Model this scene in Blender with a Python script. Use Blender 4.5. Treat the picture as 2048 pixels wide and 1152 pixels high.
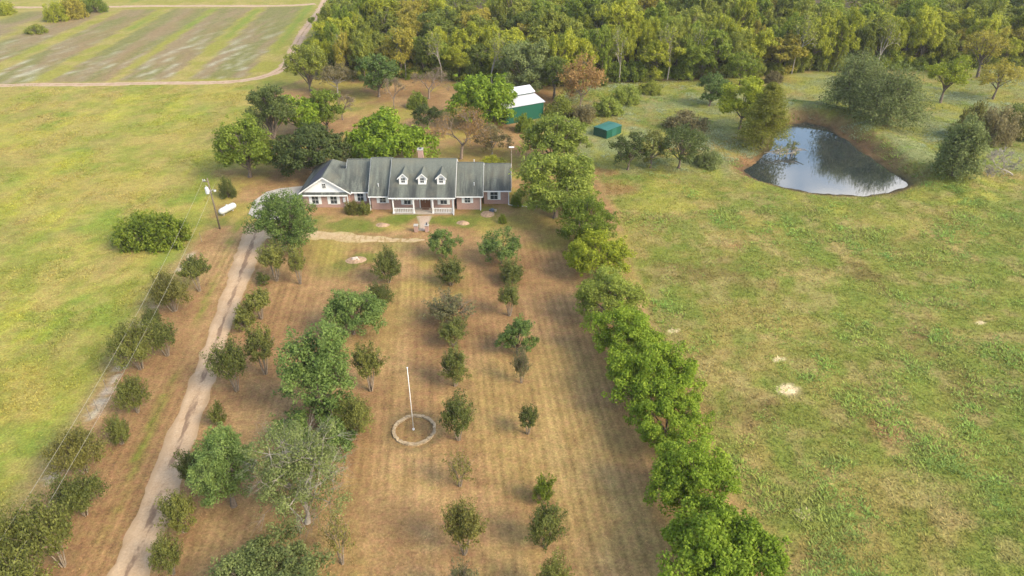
import bpy, math, random
import numpy as np
S = bpy.context.scene
for o in list(bpy.data.objects): bpy.data.objects.remove(o)
R = math.radians

# ---------------------------------------------------------------- camera, sky, sun, exposure
cam_d = bpy.data.cameras.new('camera'); cam = bpy.data.objects.new('camera', cam_d)
S.collection.objects.link(cam); S.camera = cam
cam.location = (0, 0, 47); cam.rotation_euler = (R(90-32), 0, 0)
cam_d.sensor_width = 36; cam_d.lens = 36*1380/2048; cam_d.clip_start = .5; cam_d.clip_end = 6000

SUN_EL, SUN_AZ = R(38), R(122)          # azimuth measured from +Y towards +X (light comes from the right)
world = bpy.data.worlds.new('World'); S.world = world; world.use_nodes = True
wn = world.node_tree; wn.nodes.clear()
def wnode(t): return wn.nodes.new(t)
wo = wnode('ShaderNodeOutputWorld'); wb = wnode('ShaderNodeBackground'); sky = wnode('ShaderNodeTexSky')
sky.sky_type = 'NISHITA'; sky.sun_disc = False; sky.sun_elevation = SUN_EL; sky.sun_rotation = SUN_AZ
sky.altitude = 150; sky.air_density = 1.2; sky.dust_density = 2.0
tc = wnode('ShaderNodeTexCoord'); mp = wnode('ShaderNodeMapping'); mp.inputs['Scale'].default_value = (1, 1, 2.6)
cn = wnode('ShaderNodeTexNoise'); cn.inputs['Scale'].default_value = 3.2; cn.inputs['Detail'].default_value = 7; cn.inputs['Roughness'].default_value = .6
cr = wnode('ShaderNodeMapRange'); cr.inputs['From Min'].default_value = .54; cr.inputs['From Max'].default_value = .72
cm = wnode('ShaderNodeMix'); cm.data_type = 'RGBA'; cm.inputs[7].default_value = (10.8, 9.8, 8.6, 1)
L_ = wn.links.new
L_(tc.outputs['Generated'], mp.inputs['Vector']); L_(mp.outputs[0], cn.inputs['Vector']); L_(cn.outputs[0], cr.inputs['Value'])
L_(cr.outputs[0], cm.inputs[0]); L_(sky.outputs[0], cm.inputs[6]); L_(cm.outputs[2], wb.inputs['Color']); L_(wb.outputs[0], wo.inputs[0])
wb.inputs['Strength'].default_value = .145

sd = bpy.data.lights.new('sun', 'SUN'); sd.energy = 2.0; sd.angle = R(26); sd.color = (1, .87, .66)
sun = bpy.data.objects.new('sun', sd); S.collection.objects.link(sun)
sdir = (math.sin(SUN_AZ)*math.cos(SUN_EL), math.cos(SUN_AZ)*math.cos(SUN_EL), math.sin(SUN_EL))
from mathutils import Vector
sun.rotation_euler = Vector(sdir).to_track_quat('Z', 'Y').to_euler(); sun.location = (60, 20, 80)

S.view_settings.view_transform = 'Standard'; S.view_settings.look = 'None'
S.view_settings.exposure = 1.54; S.view_settings.gamma = 1
S.cycles.max_bounces = 5; S.cycles.diffuse_bounces = 2; S.cycles.glossy_bounces = 2; S.cycles.transmission_bounces = 3
S.cycles.transparent_max_bounces = 4; S.cycles.use_denoising = True

# ---------------------------------------------------------------- helpers
COL = S.collection
def link(o, parent=None):
    COL.objects.link(o)
    if parent is not None: o.parent = parent
    return o
def tag(o, label=None, cat=None, group=None, kind=None):
    if label: o['label'] = label
    if cat: o['category'] = cat
    if group: o['group'] = group
    if kind: o['kind'] = kind
    return o
def empty(name, loc, rz=0):
    o = bpy.data.objects.new(name, None); o.empty_display_size = .3
    o.location = loc; o.rotation_euler = (0, 0, rz); COL.objects.link(o); return o
def mesh_np(name, V, F, n):
    """V (k,3) array, F flat index array, n verts per face (int or array)."""
    V = np.asarray(V, np.float32); F = np.asarray(F, np.int32).ravel()
    me = bpy.data.meshes.new(name); me.vertices.add(len(V)); me.vertices.foreach_set('co', V.ravel())
    if np.isscalar(n): cnt = np.full(len(F)//n, n, np.int32)
    else: cnt = np.asarray(n, np.int32)
    st = np.zeros(len(cnt), np.int32); st[1:] = np.cumsum(cnt)[:-1]
    me.loops.add(len(F)); me.loops.foreach_set('vertex_index', F)
    me.polygons.add(len(cnt)); me.polygons.foreach_set('loop_start', st); me.polygons.foreach_set('loop_total', cnt)
    me.update(calc_edges=True); return me
def obj(name, me, mat=None, parent=None, loc=(0, 0, 0)):
    o = bpy.data.objects.new(name, me)
    if mat is not None and not me.materials: me.materials.append(mat)
    o.location = loc; return link(o, parent)

class MB:
    """collects polygons; build() makes one mesh object, coordinates relative to `o`"""
    def __init__(s): s.v = []; s.f = []
    def poly(s, pts):
        i = len(s.v); s.v += [tuple(p) for p in pts]; s.f.append(tuple(range(i, i+len(pts))))
    def box(s, x0, x1, y0, y1, z0, z1):
        i = len(s.v)
        s.v += [(x0,y0,z0),(x1,y0,z0),(x1,y1,z0),(x0,y1,z0),(x0,y0,z1),(x1,y0,z1),(x1,y1,z1),(x0,y1,z1)]
        s.f += [tuple(i+k for k in q) for q in ((0,3,2,1),(4,5,6,7),(0,1,5,4),(1,2,6,5),(2,3,7,6),(3,0,4,7))]
        return s
    def prism(s, a, b):
        """two matching outlines (lists of 3d points) joined into a closed solid"""
        i = len(s.v); n = len(a); s.v += [tuple(p) for p in a] + [tuple(p) for p in b]
        s.f.append(tuple(range(i+n-1, i-1, -1))); s.f.append(tuple(range(i+n, i+2*n)))
        for k in range(n):
            j = (k+1) % n; s.f.append((i+k, i+j, i+n+j, i+n+k))
        return s
    def xprism(s, prof, x0, x1): return s.prism([(x0, y, z) for y, z in prof], [(x1, y, z) for y, z in prof])
    def yprism(s, prof, y0, y1): return s.prism([(x, y0, z) for x, z in prof], [(x, y1, z) for x, z in prof])
    def zprism(s, prof, z0, z1): return s.prism([(x, y, z0) for x, y in prof], [(x, y, z1) for x, y in prof])
    def tube(s, pts, rad, n=6, cap=True):
        pts = [Vector(p) for p in pts]
        if not hasattr(rad, '__len__'): rad = [rad]*len(pts)
        i = len(s.v)
        for k, p in enumerate(pts):
            d = (pts[min(k+1, len(pts)-1)] - pts[max(k-1, 0)]).normalized()
            a = d.orthogonal().normalized() if abs(d.z) < .9 else (Vector((1,0,0)) - d*d.x).normalized()
            b = d.cross(a)
            for q in range(n):
                t = 2*math.pi*q/n; s.v.append(tuple(p + (a*math.cos(t) + b*math.sin(t))*rad[k]))
        for k in range(len(pts)-1):
            for q in range(n):
                r = (q+1) % n; s.f.append((i+k*n+q, i+k*n+r, i+(k+1)*n+r, i+(k+1)*n+q))
        if cap:
            s.f.append(tuple(i+q for q in range(n-1, -1, -1))); e = i+(len(pts)-1)*n; s.f.append(tuple(e+q for q in range(n)))
        return s
    def build(s, name, mat, parent=None, o=None, smooth=False):
        if o is None: o = parent.matrix_world.translation if parent is not None and parent.type == 'EMPTY' else (parent.get('_o', (0,0,0)) if parent is not None else (0,0,0))
        o = tuple(o)
        me = bpy.data.meshes.new(name); me.from_pydata([(x-o[0], y-o[1], z-o[2]) for x, y, z in s.v], [], s.f); me.update()
        if smooth: me.shade_smooth()
        ob = obj(name, me, mat, parent); ORI[ob.name] = o
        return ob
ORI = {}
_b = MB.build
def _build(s, name, mat, parent=None, o=None, smooth=False):
    if o is None and parent is not None: o = ORI.get(parent.name, tuple(parent.location))
    return _b(s, name, mat, parent, o, smooth)
MB.build = _build

# ---- noise in numpy
def vnoise(x, y, scale, seed):
    rg = np.random.RandomState(seed); N = 256; lat = rg.rand(N, N)
    u = np.asarray(x)/scale + 91.7; v = np.asarray(y)/scale + 57.3
    i = np.floor(u).astype(int); j = np.floor(v).astype(int); fu = u-i; fv = v-j
    fu = fu*fu*(3-2*fu); fv = fv*fv*(3-2*fv); i %= N; j %= N; i2 = (i+1) % N; j2 = (j+1) % N
    return (lat[i,j]*(1-fu)+lat[i2,j]*fu)*(1-fv) + (lat[i,j2]*(1-fu)+lat[i2,j2]*fu)*fv
def fbm(x, y, scale, seed, n=4):
    t = 0; a = 1; w = 0
    for k in range(n):
        t = t + a*vnoise(x, y, scale/2**k, seed+k*7); w += a; a *= .55
    return t/w
def sstep(a, b, x):
    t = np.clip((x-a)/(b-a), 0, 1); return t*t*(3-2*t)
def sdist(poly, x, y):
    """signed distance to a polygon, negative inside"""
    P = np.array(poly, float); d = np.full(np.shape(x), 1e9); ins = np.zeros(np.shape(x), bool)
    for k in range(len(P)):
        a = P[k]; b = P[(k+1) % len(P)]; e = b-a
        wx = x-a[0]; wy = y-a[1]; t = np.clip((wx*e[0]+wy*e[1])/max(e@e, 1e-9), 0, 1)
        d = np.minimum(d, np.hypot(wx-e[0]*t, wy-e[1]*t))
        c = (a[1] > y) != (b[1] > y)
        with np.errstate(divide='ignore', invalid='ignore'):
            ins ^= c & (x < (b[0]-a[0])*(y-a[1])/(b[1]-a[1] if b[1] != a[1] else 1e-9)+a[0])
    return np.where(ins, -d, d)
def ldist(pts, x, y):
    P = np.array(pts, float); d = np.full(np.shape(x), 1e9)
    for k in range(len(P)-1):
        a = P[k]; e = P[k+1]-a; wx = x-a[0]; wy = y-a[1]; t = np.clip((wx*e[0]+wy*e[1])/max(e@e, 1e-9), 0, 1)
        d = np.minimum(d, np.hypot(wx-e[0]*t, wy-e[1]*t))
    return d

# ---- materials
def new_mat(name):
    m = bpy.data.materials.new(name); m.use_nodes = True; nt = m.node_tree
    return m, nt, nt.nodes['Principled BSDF']
def N(nt, t, **kw):
    n = nt.nodes.new(t)
    for k, v in kw.items():
        if k[0] == '_': n.inputs[k[1:].replace('_', ' ')].default_value = v
        else: setattr(n, k, v)
    return n
def mixc(nt, fac, a, b, blend='MIX'):
    n = nt.nodes.new('ShaderNodeMix'); n.data_type = 'RGBA'; n.blend_type = blend
    for s, v in ((0, fac), (6, a), (7, b)):
        if hasattr(v, 'is_output'): nt.links.new(v, n.inputs[s])
        elif s == 0: n.inputs[0].default_value = v
        else: n.inputs[s].default_value = (*v[:3], 1)
    return n.outputs[2]
def math_(nt, op, a, b=0, c=None, clamp=False):
    n = nt.nodes.new('ShaderNodeMath'); n.operation = op; n.use_clamp = clamp
    for k, v in enumerate((a, b) if c is None else (a, b, c)):
        if hasattr(v, 'is_output'): nt.links.new(v, n.inputs[k])
        else: n.inputs[k].default_value = v
    return n.outputs[0]
def maprange(nt, v, a, b, c=0., d=1.):
    n = nt.nodes.new('ShaderNodeMapRange'); nt.links.new(v, n.inputs[0])
    for k, q in zip(('From Min', 'From Max', 'To Min', 'To Max'), (a, b, c, d)): n.inputs[k].default_value = q
    return n.outputs[0]
def noise(nt, scale, detail=3, vec=None, rough=.55):
    n = N(nt, 'ShaderNodeTexNoise', _Scale=scale, _Detail=detail, _Roughness=rough)
    if vec is not None: nt.links.new(vec, n.inputs['Vector'])
    return n.outputs[0]
def coords(nt, kind='Object', scale=None):
    t = nt.nodes.new('ShaderNodeTexCoord').outputs[kind] if kind != 'World' else nt.nodes.new('ShaderNodeNewGeometry').outputs['Position']
    if scale:
        m = N(nt, 'ShaderNodeMapping'); m.inputs['Scale'].default_value = scale; nt.links.new(t, m.inputs[0]); t = m.outputs[0]
    return t
def bump(nt, b, h, strength=.4, dist=.05):
    n = N(nt, 'ShaderNodeBump', _Strength=strength, _Distance=dist); nt.links.new(h, n.inputs['Height']); nt.links.new(n.outputs[0], b.inputs['Normal'])
def ramp(nt, fac, stops):
    n = nt.nodes.new('ShaderNodeValToRGB'); cr = n.color_ramp
    while len(cr.elements) < len(stops): cr.elements.new(.5)
    for e, (p, c) in zip(cr.elements, stops): e.position = p; e.color = (*c, 1)
    nt.links.new(fac, n.inputs[0]); return n.outputs[0]

def plain(name, col, rough=.6, var=.12, scale=6, metal=0, spec=.3, kind='Object'):
    m, nt, b = new_mat(name); f = noise(nt, scale, 4, coords(nt, kind))
    d = tuple(c*(1-var*1.6) for c in col); l = tuple(min(1, c*(1+var)) for c in col)
    nt.links.new(ramp(nt, f, [(.3, d), (.7, l)]), b.inputs['Base Color'])
    b.inputs['Roughness'].default_value = rough; b.inputs['Metallic'].default_value = metal; b.inputs['Specular IOR Level'].default_value = spec
    return m
LEAFGAIN = 1.0
def leaf_mat(name, dark, mid, light, trans=.42, nscale=.45):
    dark, mid, light = [(c[0], c[1]*1.07, c[2]*.72) for c in (dark, mid, light)]
    m, nt, b = new_mat(name)
    g = nt.nodes.new('ShaderNodeNewGeometry'); oi = nt.nodes.new('ShaderNodeObjectInfo')
    ns = noise(nt, nscale, 2, coords(nt, 'World'))
    f = math_(nt, 'MULTIPLY', g.outputs['Random Per Island'], .42)
    f = math_(nt, 'MULTIPLY_ADD', maprange(nt, ns, .3, .7), .38, f)
    f = math_(nt, 'MULTIPLY_ADD', oi.outputs['Random'], .26, f)
    c = ramp(nt, f, [(.12, dark), (.5, mid), (.92, light)])
    nt.links.new(c, b.inputs['Base Color']); b.inputs['Roughness'].default_value = .6; b.inputs['Specular IOR Level'].default_value = .15
    t = nt.nodes.new('ShaderNodeBsdfTranslucent'); nt.links.new(c, t.inputs[0])
    mx = nt.nodes.new('ShaderNodeMixShader'); mx.inputs[0].default_value = trans
    nt.links.new(b.outputs[0], mx.inputs[1]); nt.links.new(t.outputs[0], mx.inputs[2])
    nt.links.new(mx.outputs[0], nt.nodes['Material Output'].inputs[0])
    return m
M = {}
M['white'] = plain('white_paint', (.66, .65, .63), .5, .05, 3)
M['trim'] = plain('white_trim', (.62, .62, .60), .5, .06, 4)
M['shutter'] = plain('white_shutter', (.60, .62, .60), .5, .06, 5)
M['wood_door'] = plain('stained_wood', (.13, .055, .028), .45, .25, 9)
M['concrete'] = plain('concrete', (.32, .30, .26), .85, .14, .9)
M['porch'] = plain('porch_concrete', (.30, .26, .21), .8, .12, 2)
M['pole'] = plain('weathered_pole', (.14, .11, .08), .85, .25, 5)
M['greywood'] = plain('grey_wood', (.20, .17, .14), .9, .25, 5)
M['galv'] = plain('grey_steel', (.55, .57, .58), .4, .08, 4, metal=.3)
M['white_metal'] = plain('white_metal', (.44, .45, .46), .4, .05, 3)
M['tank'] = plain('tank_paint', (.42, .43, .42), .4, .08, 2.5)
M['wire'] = plain('wire_aluminium', (.34, .31, .25), .5, .05, 2)
M['flag'] = plain('flagpole_paint', (.60, .59, .57), .4, .05, 4)
M['stone'] = plain('limestone', (.33, .25, .15), .9, .28, 3, kind='World')
M['rock'] = plain('pale_rock', (.50, .43, .36), .9, .2, 3)
M['soil'] = plain('bare_soil', (.30, .20, .12), .95, .25, 2.5)
M['dark'] = plain('dark_strip', (.045, .045, .06), .6, .2, 2)
M['bark'] = plain('bark_grey_brown', (.13, .10, .075), .95, .3, 5)
M['bark_pale'] = plain('bark_pale', (.22, .175, .125), .9, .25, 5)
M['bark_dead'] = plain('bark_dead', (.29, .255, .21), .9, .2, 5)
M['bark_twig'] = plain('bark_twig', (.20, .15, .11), .9, .25, 5)
M['bark_dark'] = plain('bark_dark', (.085, .065, .05), .95, .3, 5)
M['plastic'] = plain('grey_box', (.45, .47, .48), .5, .08, 5)
M['planter'] = plain('glazed_pot', (.10, .13, .18), .3, .2, 6)

def mk_glass():
    m, nt, b = new_mat('window_glass'); b.inputs['Base Color'].default_value = (.03, .04, .045, 1)
    b.inputs['Roughness'].default_value = .08; b.inputs['Specular IOR Level'].default_value = .6; return m
M['glass'] = mk_glass()
def mk_brick():
    m, nt, b = new_mat('red_brick'); co = coords(nt, 'World')
    sp = nt.nodes.new('ShaderNodeSeparateXYZ'); nt.links.new(co, sp.inputs[0])
    cb = nt.nodes.new('ShaderNodeCombineXYZ'); nt.links.new(math_(nt, 'ADD', sp.outputs[0], sp.outputs[1]), cb.inputs[0]); nt.links.new(sp.outputs[2], cb.inputs[1])
    br = N(nt, 'ShaderNodeTexBrick', _Scale=1., _Mortar_Size=.008, _Brick_Width=.22, _Row_Height=.075)
    br.inputs['Color1'].default_value = (.29, .145, .105, 1); br.inputs['Color2'].default_value = (.20, .105, .080, 1); br.inputs['Mortar'].default_value = (.42, .36, .31, 1)
    nt.links.new(cb.outputs[0], br.inputs['Vector'])
    c = mixc(nt, maprange(nt, noise(nt, 1.3, 4, co), .35, .7), br.outputs[0], (.33, .205, .16))
    nt.links.new(c, b.inputs['Base Color']); b.inputs['Roughness'].default_value = .9
    bump(nt, b, br.outputs['Fac'], -.3, .01); return m
M['brick'] = mk_brick()
def mk_shingle(name, dorm=False, shift=1.0):
    m, nt, b = new_mat(name); co = coords(nt, 'World')
    sp = nt.nodes.new('ShaderNodeSeparateXYZ'); nt.links.new(co, sp.inputs[0])
    base = ramp(nt, noise(nt, 7, 3, co), [(.3, (.080*shift, .090*shift, .076*shift)), (.7, (.138*shift, .148*shift, .122*shift))])
    # dark algae streaks running down the slope
    cs = coords(nt, 'World', (1.3, .16, .16)); st = maprange(nt, noise(nt, 1.1, 5, cs, .6), .38, .54)
    lowm = maprange(nt, sp.outputs[2], 6.5, 3.2, .10, .72)
    fac = math_(nt, 'MULTIPLY', st, lowm)
    if dorm:
        mm = math_(nt, 'WRAP', sp.outputs[0], -16.75+1.46, -16.75-1.46); mm = math_(nt, 'ABSOLUTE', math_(nt, 'SUBTRACT', mm, -16.75))
        wash = math_(nt, 'MULTIPLY', maprange(nt, mm, .72, .5), maprange(nt, sp.outputs[1], 99.1, 98.7))
        wash = math_(nt, 'MULTIPLY', wash, maprange(nt, noise(nt, 1.2, 3, cs), .2, .55))
        stain = maprange(nt, mm, .55, 1.0); stain = math_(nt, 'MULTIPLY', stain, maprange(nt, sp.outputs[2], 5.6, 3.9, 0, .85))
        stain = math_(nt, 'MULTIPLY', stain, maprange(nt, noise(nt, 1.4, 4, cs), .25, .6, .45, 1))
        fac = math_(nt, 'MAXIMUM', fac, stain)
        fac = math_(nt, 'MULTIPLY', fac, math_(nt, 'SUBTRACT', 1, math_(nt, 'MULTIPLY', wash, .85)))
    c = mixc(nt, fac, base, (.022, .024, .026))
    warm = maprange(nt, noise(nt, .35, 3, co), .5, .75, 0, .5); c = mixc(nt, warm, c, (.135, .125, .088))
    rows = math_(nt, 'FRACT', math_(nt, 'MULTIPLY', sp.outputs[2], 9.)); c = mixc(nt, maprange(nt, rows, .0, .22, .35, 0), c, (.05, .05, .05))
    nt.links.new(c, b.inputs['Base Color']); b.inputs['Roughness'].default_value = .9; b.inputs['Specular IOR Level'].default_value = .2
    bump(nt, b, rows, .25, .02); return m
M['shingle'] = mk_shingle('asphalt_shingle'); M['shingle_c'] = mk_shingle('asphalt_shingle_centre', True)
def mk_siding(name, col):
    m, nt, b = new_mat(name); co = coords(nt, 'World'); sp = nt.nodes.new('ShaderNodeSeparateXYZ'); nt.links.new(co, sp.inputs[0])
    rows = math_(nt, 'FRACT', math_(nt, 'MULTIPLY', sp.outputs[2], 6.5))
    c = mixc(nt, maprange(nt, rows, 0, .15, .25, 0), col, tuple(k*.6 for k in col)); nt.links.new(c, b.inputs['Base Color'])
    b.inputs['Roughness'].default_value = .55; bump(nt, b, rows, .3, .02); return m
M['siding'] = mk_siding('white_siding', (.64, .64, .63))
def mk_ribbed(name, col, rough, ax, freq=3.3, spec=.4):
    m, nt, b = new_mat(name); co = coords(nt, 'Object'); sp = nt.nodes.new('ShaderNodeSeparateXYZ'); nt.links.new(co, sp.inputs[0])
    w = math_(nt, 'ABSOLUTE', math_(nt, 'SUBTRACT', math_(nt, 'FRACT', math_(nt, 'MULTIPLY', sp.outputs[ax], freq)), .5))
    rib = maprange(nt, w, .36, .46)
    c = mixc(nt, noise(nt, .8, 4, co), tuple(k*.88 for k in col), tuple(min(1, k*1.08) for k in col)); c = mixc(nt, math_(nt, 'MULTIPLY', rib, .25), c, tuple(k*.5 for k in col))
    nt.links.new(c, b.inputs['Base Color']); b.inputs['Roughness'].default_value = rough; b.inputs['Specular IOR Level'].default_value = spec
    bump(nt, b, rib, .4, .03); return m
M['green_metal'] = mk_ribbed('green_sheet_metal', (.006, .07, .042), .45, 0)
M['green_roof'] = mk_ribbed('green_sheet_roof', (.018, .105, .075), .4, 0)
M['white_roof'] = mk_ribbed('white_sheet_roof', (.43, .43, .45), .4, 0, 2.2)

# leaf colours (dark, mid, light)
M['myrtle'] = leaf_mat('leaf_myrtle', (.072, .078, .026), (.148, .150, .050), (.24, .225, .075))
M['myrtle_dk'] = leaf_mat('leaf_myrtle_dark', (.056, .066, .024), (.116, .126, .044), (.20, .195, .068))
M['myrtle_ol'] = leaf_mat('leaf_myrtle_olive', (.085, .080, .030), (.165, .148, .052), (.24, .205, .078))
M['myrtle_gr'] = leaf_mat('leaf_myrtle_grey', (.09, .085, .055), (.15, .135, .085), (.23, .205, .14))
M['elm'] = leaf_mat('leaf_elm', (.068, .105, .036), (.150, .205, .072), (.245, .295, .120))
M['elm_dk'] = leaf_mat('leaf_elm_dark', (.050, .080, .028), (.112, .158, .054), (.195, .24, .090))
M['oak'] = leaf_mat('leaf_live_oak', (.038, .052, .022), (.082, .102, .040), (.15, .17, .07))
M['ash'] = leaf_mat('leaf_ash', (.075, .115, .014), (.175, .240, .028), (.30, .345, .055))
M['ash_y'] = leaf_mat('leaf_ash_yellow', (.11, .135, .014), (.245, .265, .028), (.36, .36, .055))
M['ash_p'] = leaf_mat('leaf_ash_pale', (.095, .122, .026), (.205, .235, .055), (.33, .34, .095))
M['pecan'] = leaf_mat('leaf_pecan', (.058, .085, .016), (.13, .168, .028), (.23, .265, .055))
M['rust'] = leaf_mat('leaf_rust', (.19, .10, .05), (.33, .185, .095), (.45, .28, .155))
M['brown'] = leaf_mat('leaf_brown', (.11, .088, .055), (.18, .142, .09), (.26, .205, .13))
M['willow'] = leaf_mat('leaf_willow', (.075, .092, .040), (.165, .185, .085), (.265, .28, .14))
M['cypress'] = leaf_mat('leaf_cypress', (.075, .085, .016), (.165, .165, .034), (.26, .235, .055))
M['f_olive'] = leaf_mat('leaf_wood_olive', (0.097, 0.110, 0.026), (0.205, 0.216, 0.048), (0.314, 0.305, 0.070))
M['f_yell'] = leaf_mat('leaf_wood_yellow', (0.131, 0.146, 0.020), (0.291, 0.292, 0.038), (0.422, 0.394, 0.058))
M['f_ochre'] = leaf_mat('leaf_wood_ochre', (0.148, 0.124, 0.028), (0.296, 0.243, 0.052), (0.422, 0.329, 0.080))
M['f_dark'] = leaf_mat('leaf_wood_dark', (0.055, 0.073, 0.020), (0.120, 0.143, 0.036), (0.199, 0.216, 0.060))
M['f_green'] = leaf_mat('leaf_wood_green', (0.074, 0.106, 0.018), (0.177, 0.216, 0.036), (0.285, 0.308, 0.060))
M['shrub'] = leaf_mat('leaf_shrub', (.065, .095, .016), (.15, .185, .030), (.25, .27, .055))

# ---------------------------------------------------------------- layout of the land (metres; rows run along `b`)
ca, sa = math.cos(R(5.93)), math.sin(R(5.93))
def AB(x, y): return ca*x + sa*y, -sa*x + ca*y
LAWN = [(-44, -20), (-39.46, 32.14), (-41.64, 43.58), (-41.81, 51.06), (-44.98, 75.34), (-45.23, 87.1), (-47.78, 101.09), (-49.1, 112.81), (-45.92, 118.88), (-47.72, 132.74), (-55.72, 150.53), (-55.74, 166.13), (-52.65, 172.7),
        (-41.15, 177.33), (-20.83, 177.33), (-1.72, 170.46), (12.87, 168.27), (10.83, 154.19), (3.83, 143.63), (2.63, 135.11), (8.13, 124.45), (14.48, 116.96), (15.77, 98.31), (16.77, 85.32), (16.51, 67.99), (18.93, 53.65), (18.94, 42.99), (20.47, 32.77), (24, -20)]
WOOD = [(-72.9, 336.76), (-62.37, 255.74), (-54.28, 193.69), (-48.9, 173.61), (-37.33, 170.46), (-21.7, 173.61), (-2.9, 167.41), (9.03, 164.03), (20.07, 167.41), (34.12, 171.79), (57.26, 174.98), (73.84, 179.24), (95.68, 182.18), (113.88, 182.18), (135.02, 185.19), (330, 190), (330, 420), (-95, 420)]
POND = [(42.19, 115.78), (45.49, 119.87), (48.87, 124.45), (53.19, 133.33), (57.68, 140.05), (62.23, 141.98), (65.02, 139.1), (66.07, 131.58), (66.47, 123.4), (67.15, 116.72), (68.28, 112.36), (67.58, 109.31), (63.26, 106.8), (59.14, 105.98), (55.31, 105.78), (51.31, 106.18), (48.42, 107.42), (46.12, 109.1), (43.86, 111.7), (42.36, 113.94)]
FIELD_EDGE_B = AB(*(-88.32, 169.14))[1]
TRACK = [(-320, 186), (-141.04, 166.13), (-124.1, 167.84), (-106.38, 168.7), (-88.51, 169.58), (-72.94, 170.46), (-66.01, 171.79), (-62.32, 175.92), (-59.9, 180.7), (-60.83, 192.59), (-63.62, 210.28), (-65.94, 227.34), (-67.24, 242.83), (-69.03, 263.14), (-74.01, 297.01), (-94.29, 430.01)]
FARTRACK = [(-330, 262), (-206.05, 268.94), (-161.29, 270.93), (-128.93, 272.94), (-93.63, 272.94), (-75.19, 274.98), (-72.8, 279.15)]
DRIVE = [(-26.0, 14), (-29.99, 31.72), (-29.52, 33.33), (-30.21, 38.53), (-31.07, 45.08), (-32.16, 52.52), (-33.05, 58.93), (-34.2, 65.93), (-35.14, 72.38), (-36.15, 79.77), (-37.07, 85.32), (-37.62, 90.19), (-38.46, 94.8)]
CIRC = [(-36.93, 89.87), (-32.71, 90.51), (-28.14, 89.87), (-23.56, 88.93), (-19.09, 88.32), (-14.73, 88.16), (-11.72, 88.32)]

def ground_z(x, y):
    sp = sdist(POND, x, y)
    z = np.zeros_like(sp)
    side = sstep(-6, 10, (x-57)*.62 + (y-122)*.5)              # dam side of the pond
    sp = sp + (fbm(x, y, 3.2, 5, 3)-.5)*1.9
    bank = np.where(sp < 0, -.75 - np.minimum(-sp*.25, 1.2), -.75 + .75*sstep(0, 3.5, sp))
    berm = 1.6*sstep(.8, 5, sp)*(1-sstep(7, 15, sp))*side
    z = np.where(sp < 20, bank+berm, 0)
    lawn = sdist(LAWN, x, y)
    z = z + (fbm(x, y, 9, 3)-.5)*.35*sstep(2, 12, lawn)*sstep(1, 6, sp)
    return z
TREES_LITTER = []      # filled from the tree tables below: (x, y, r)

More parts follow.
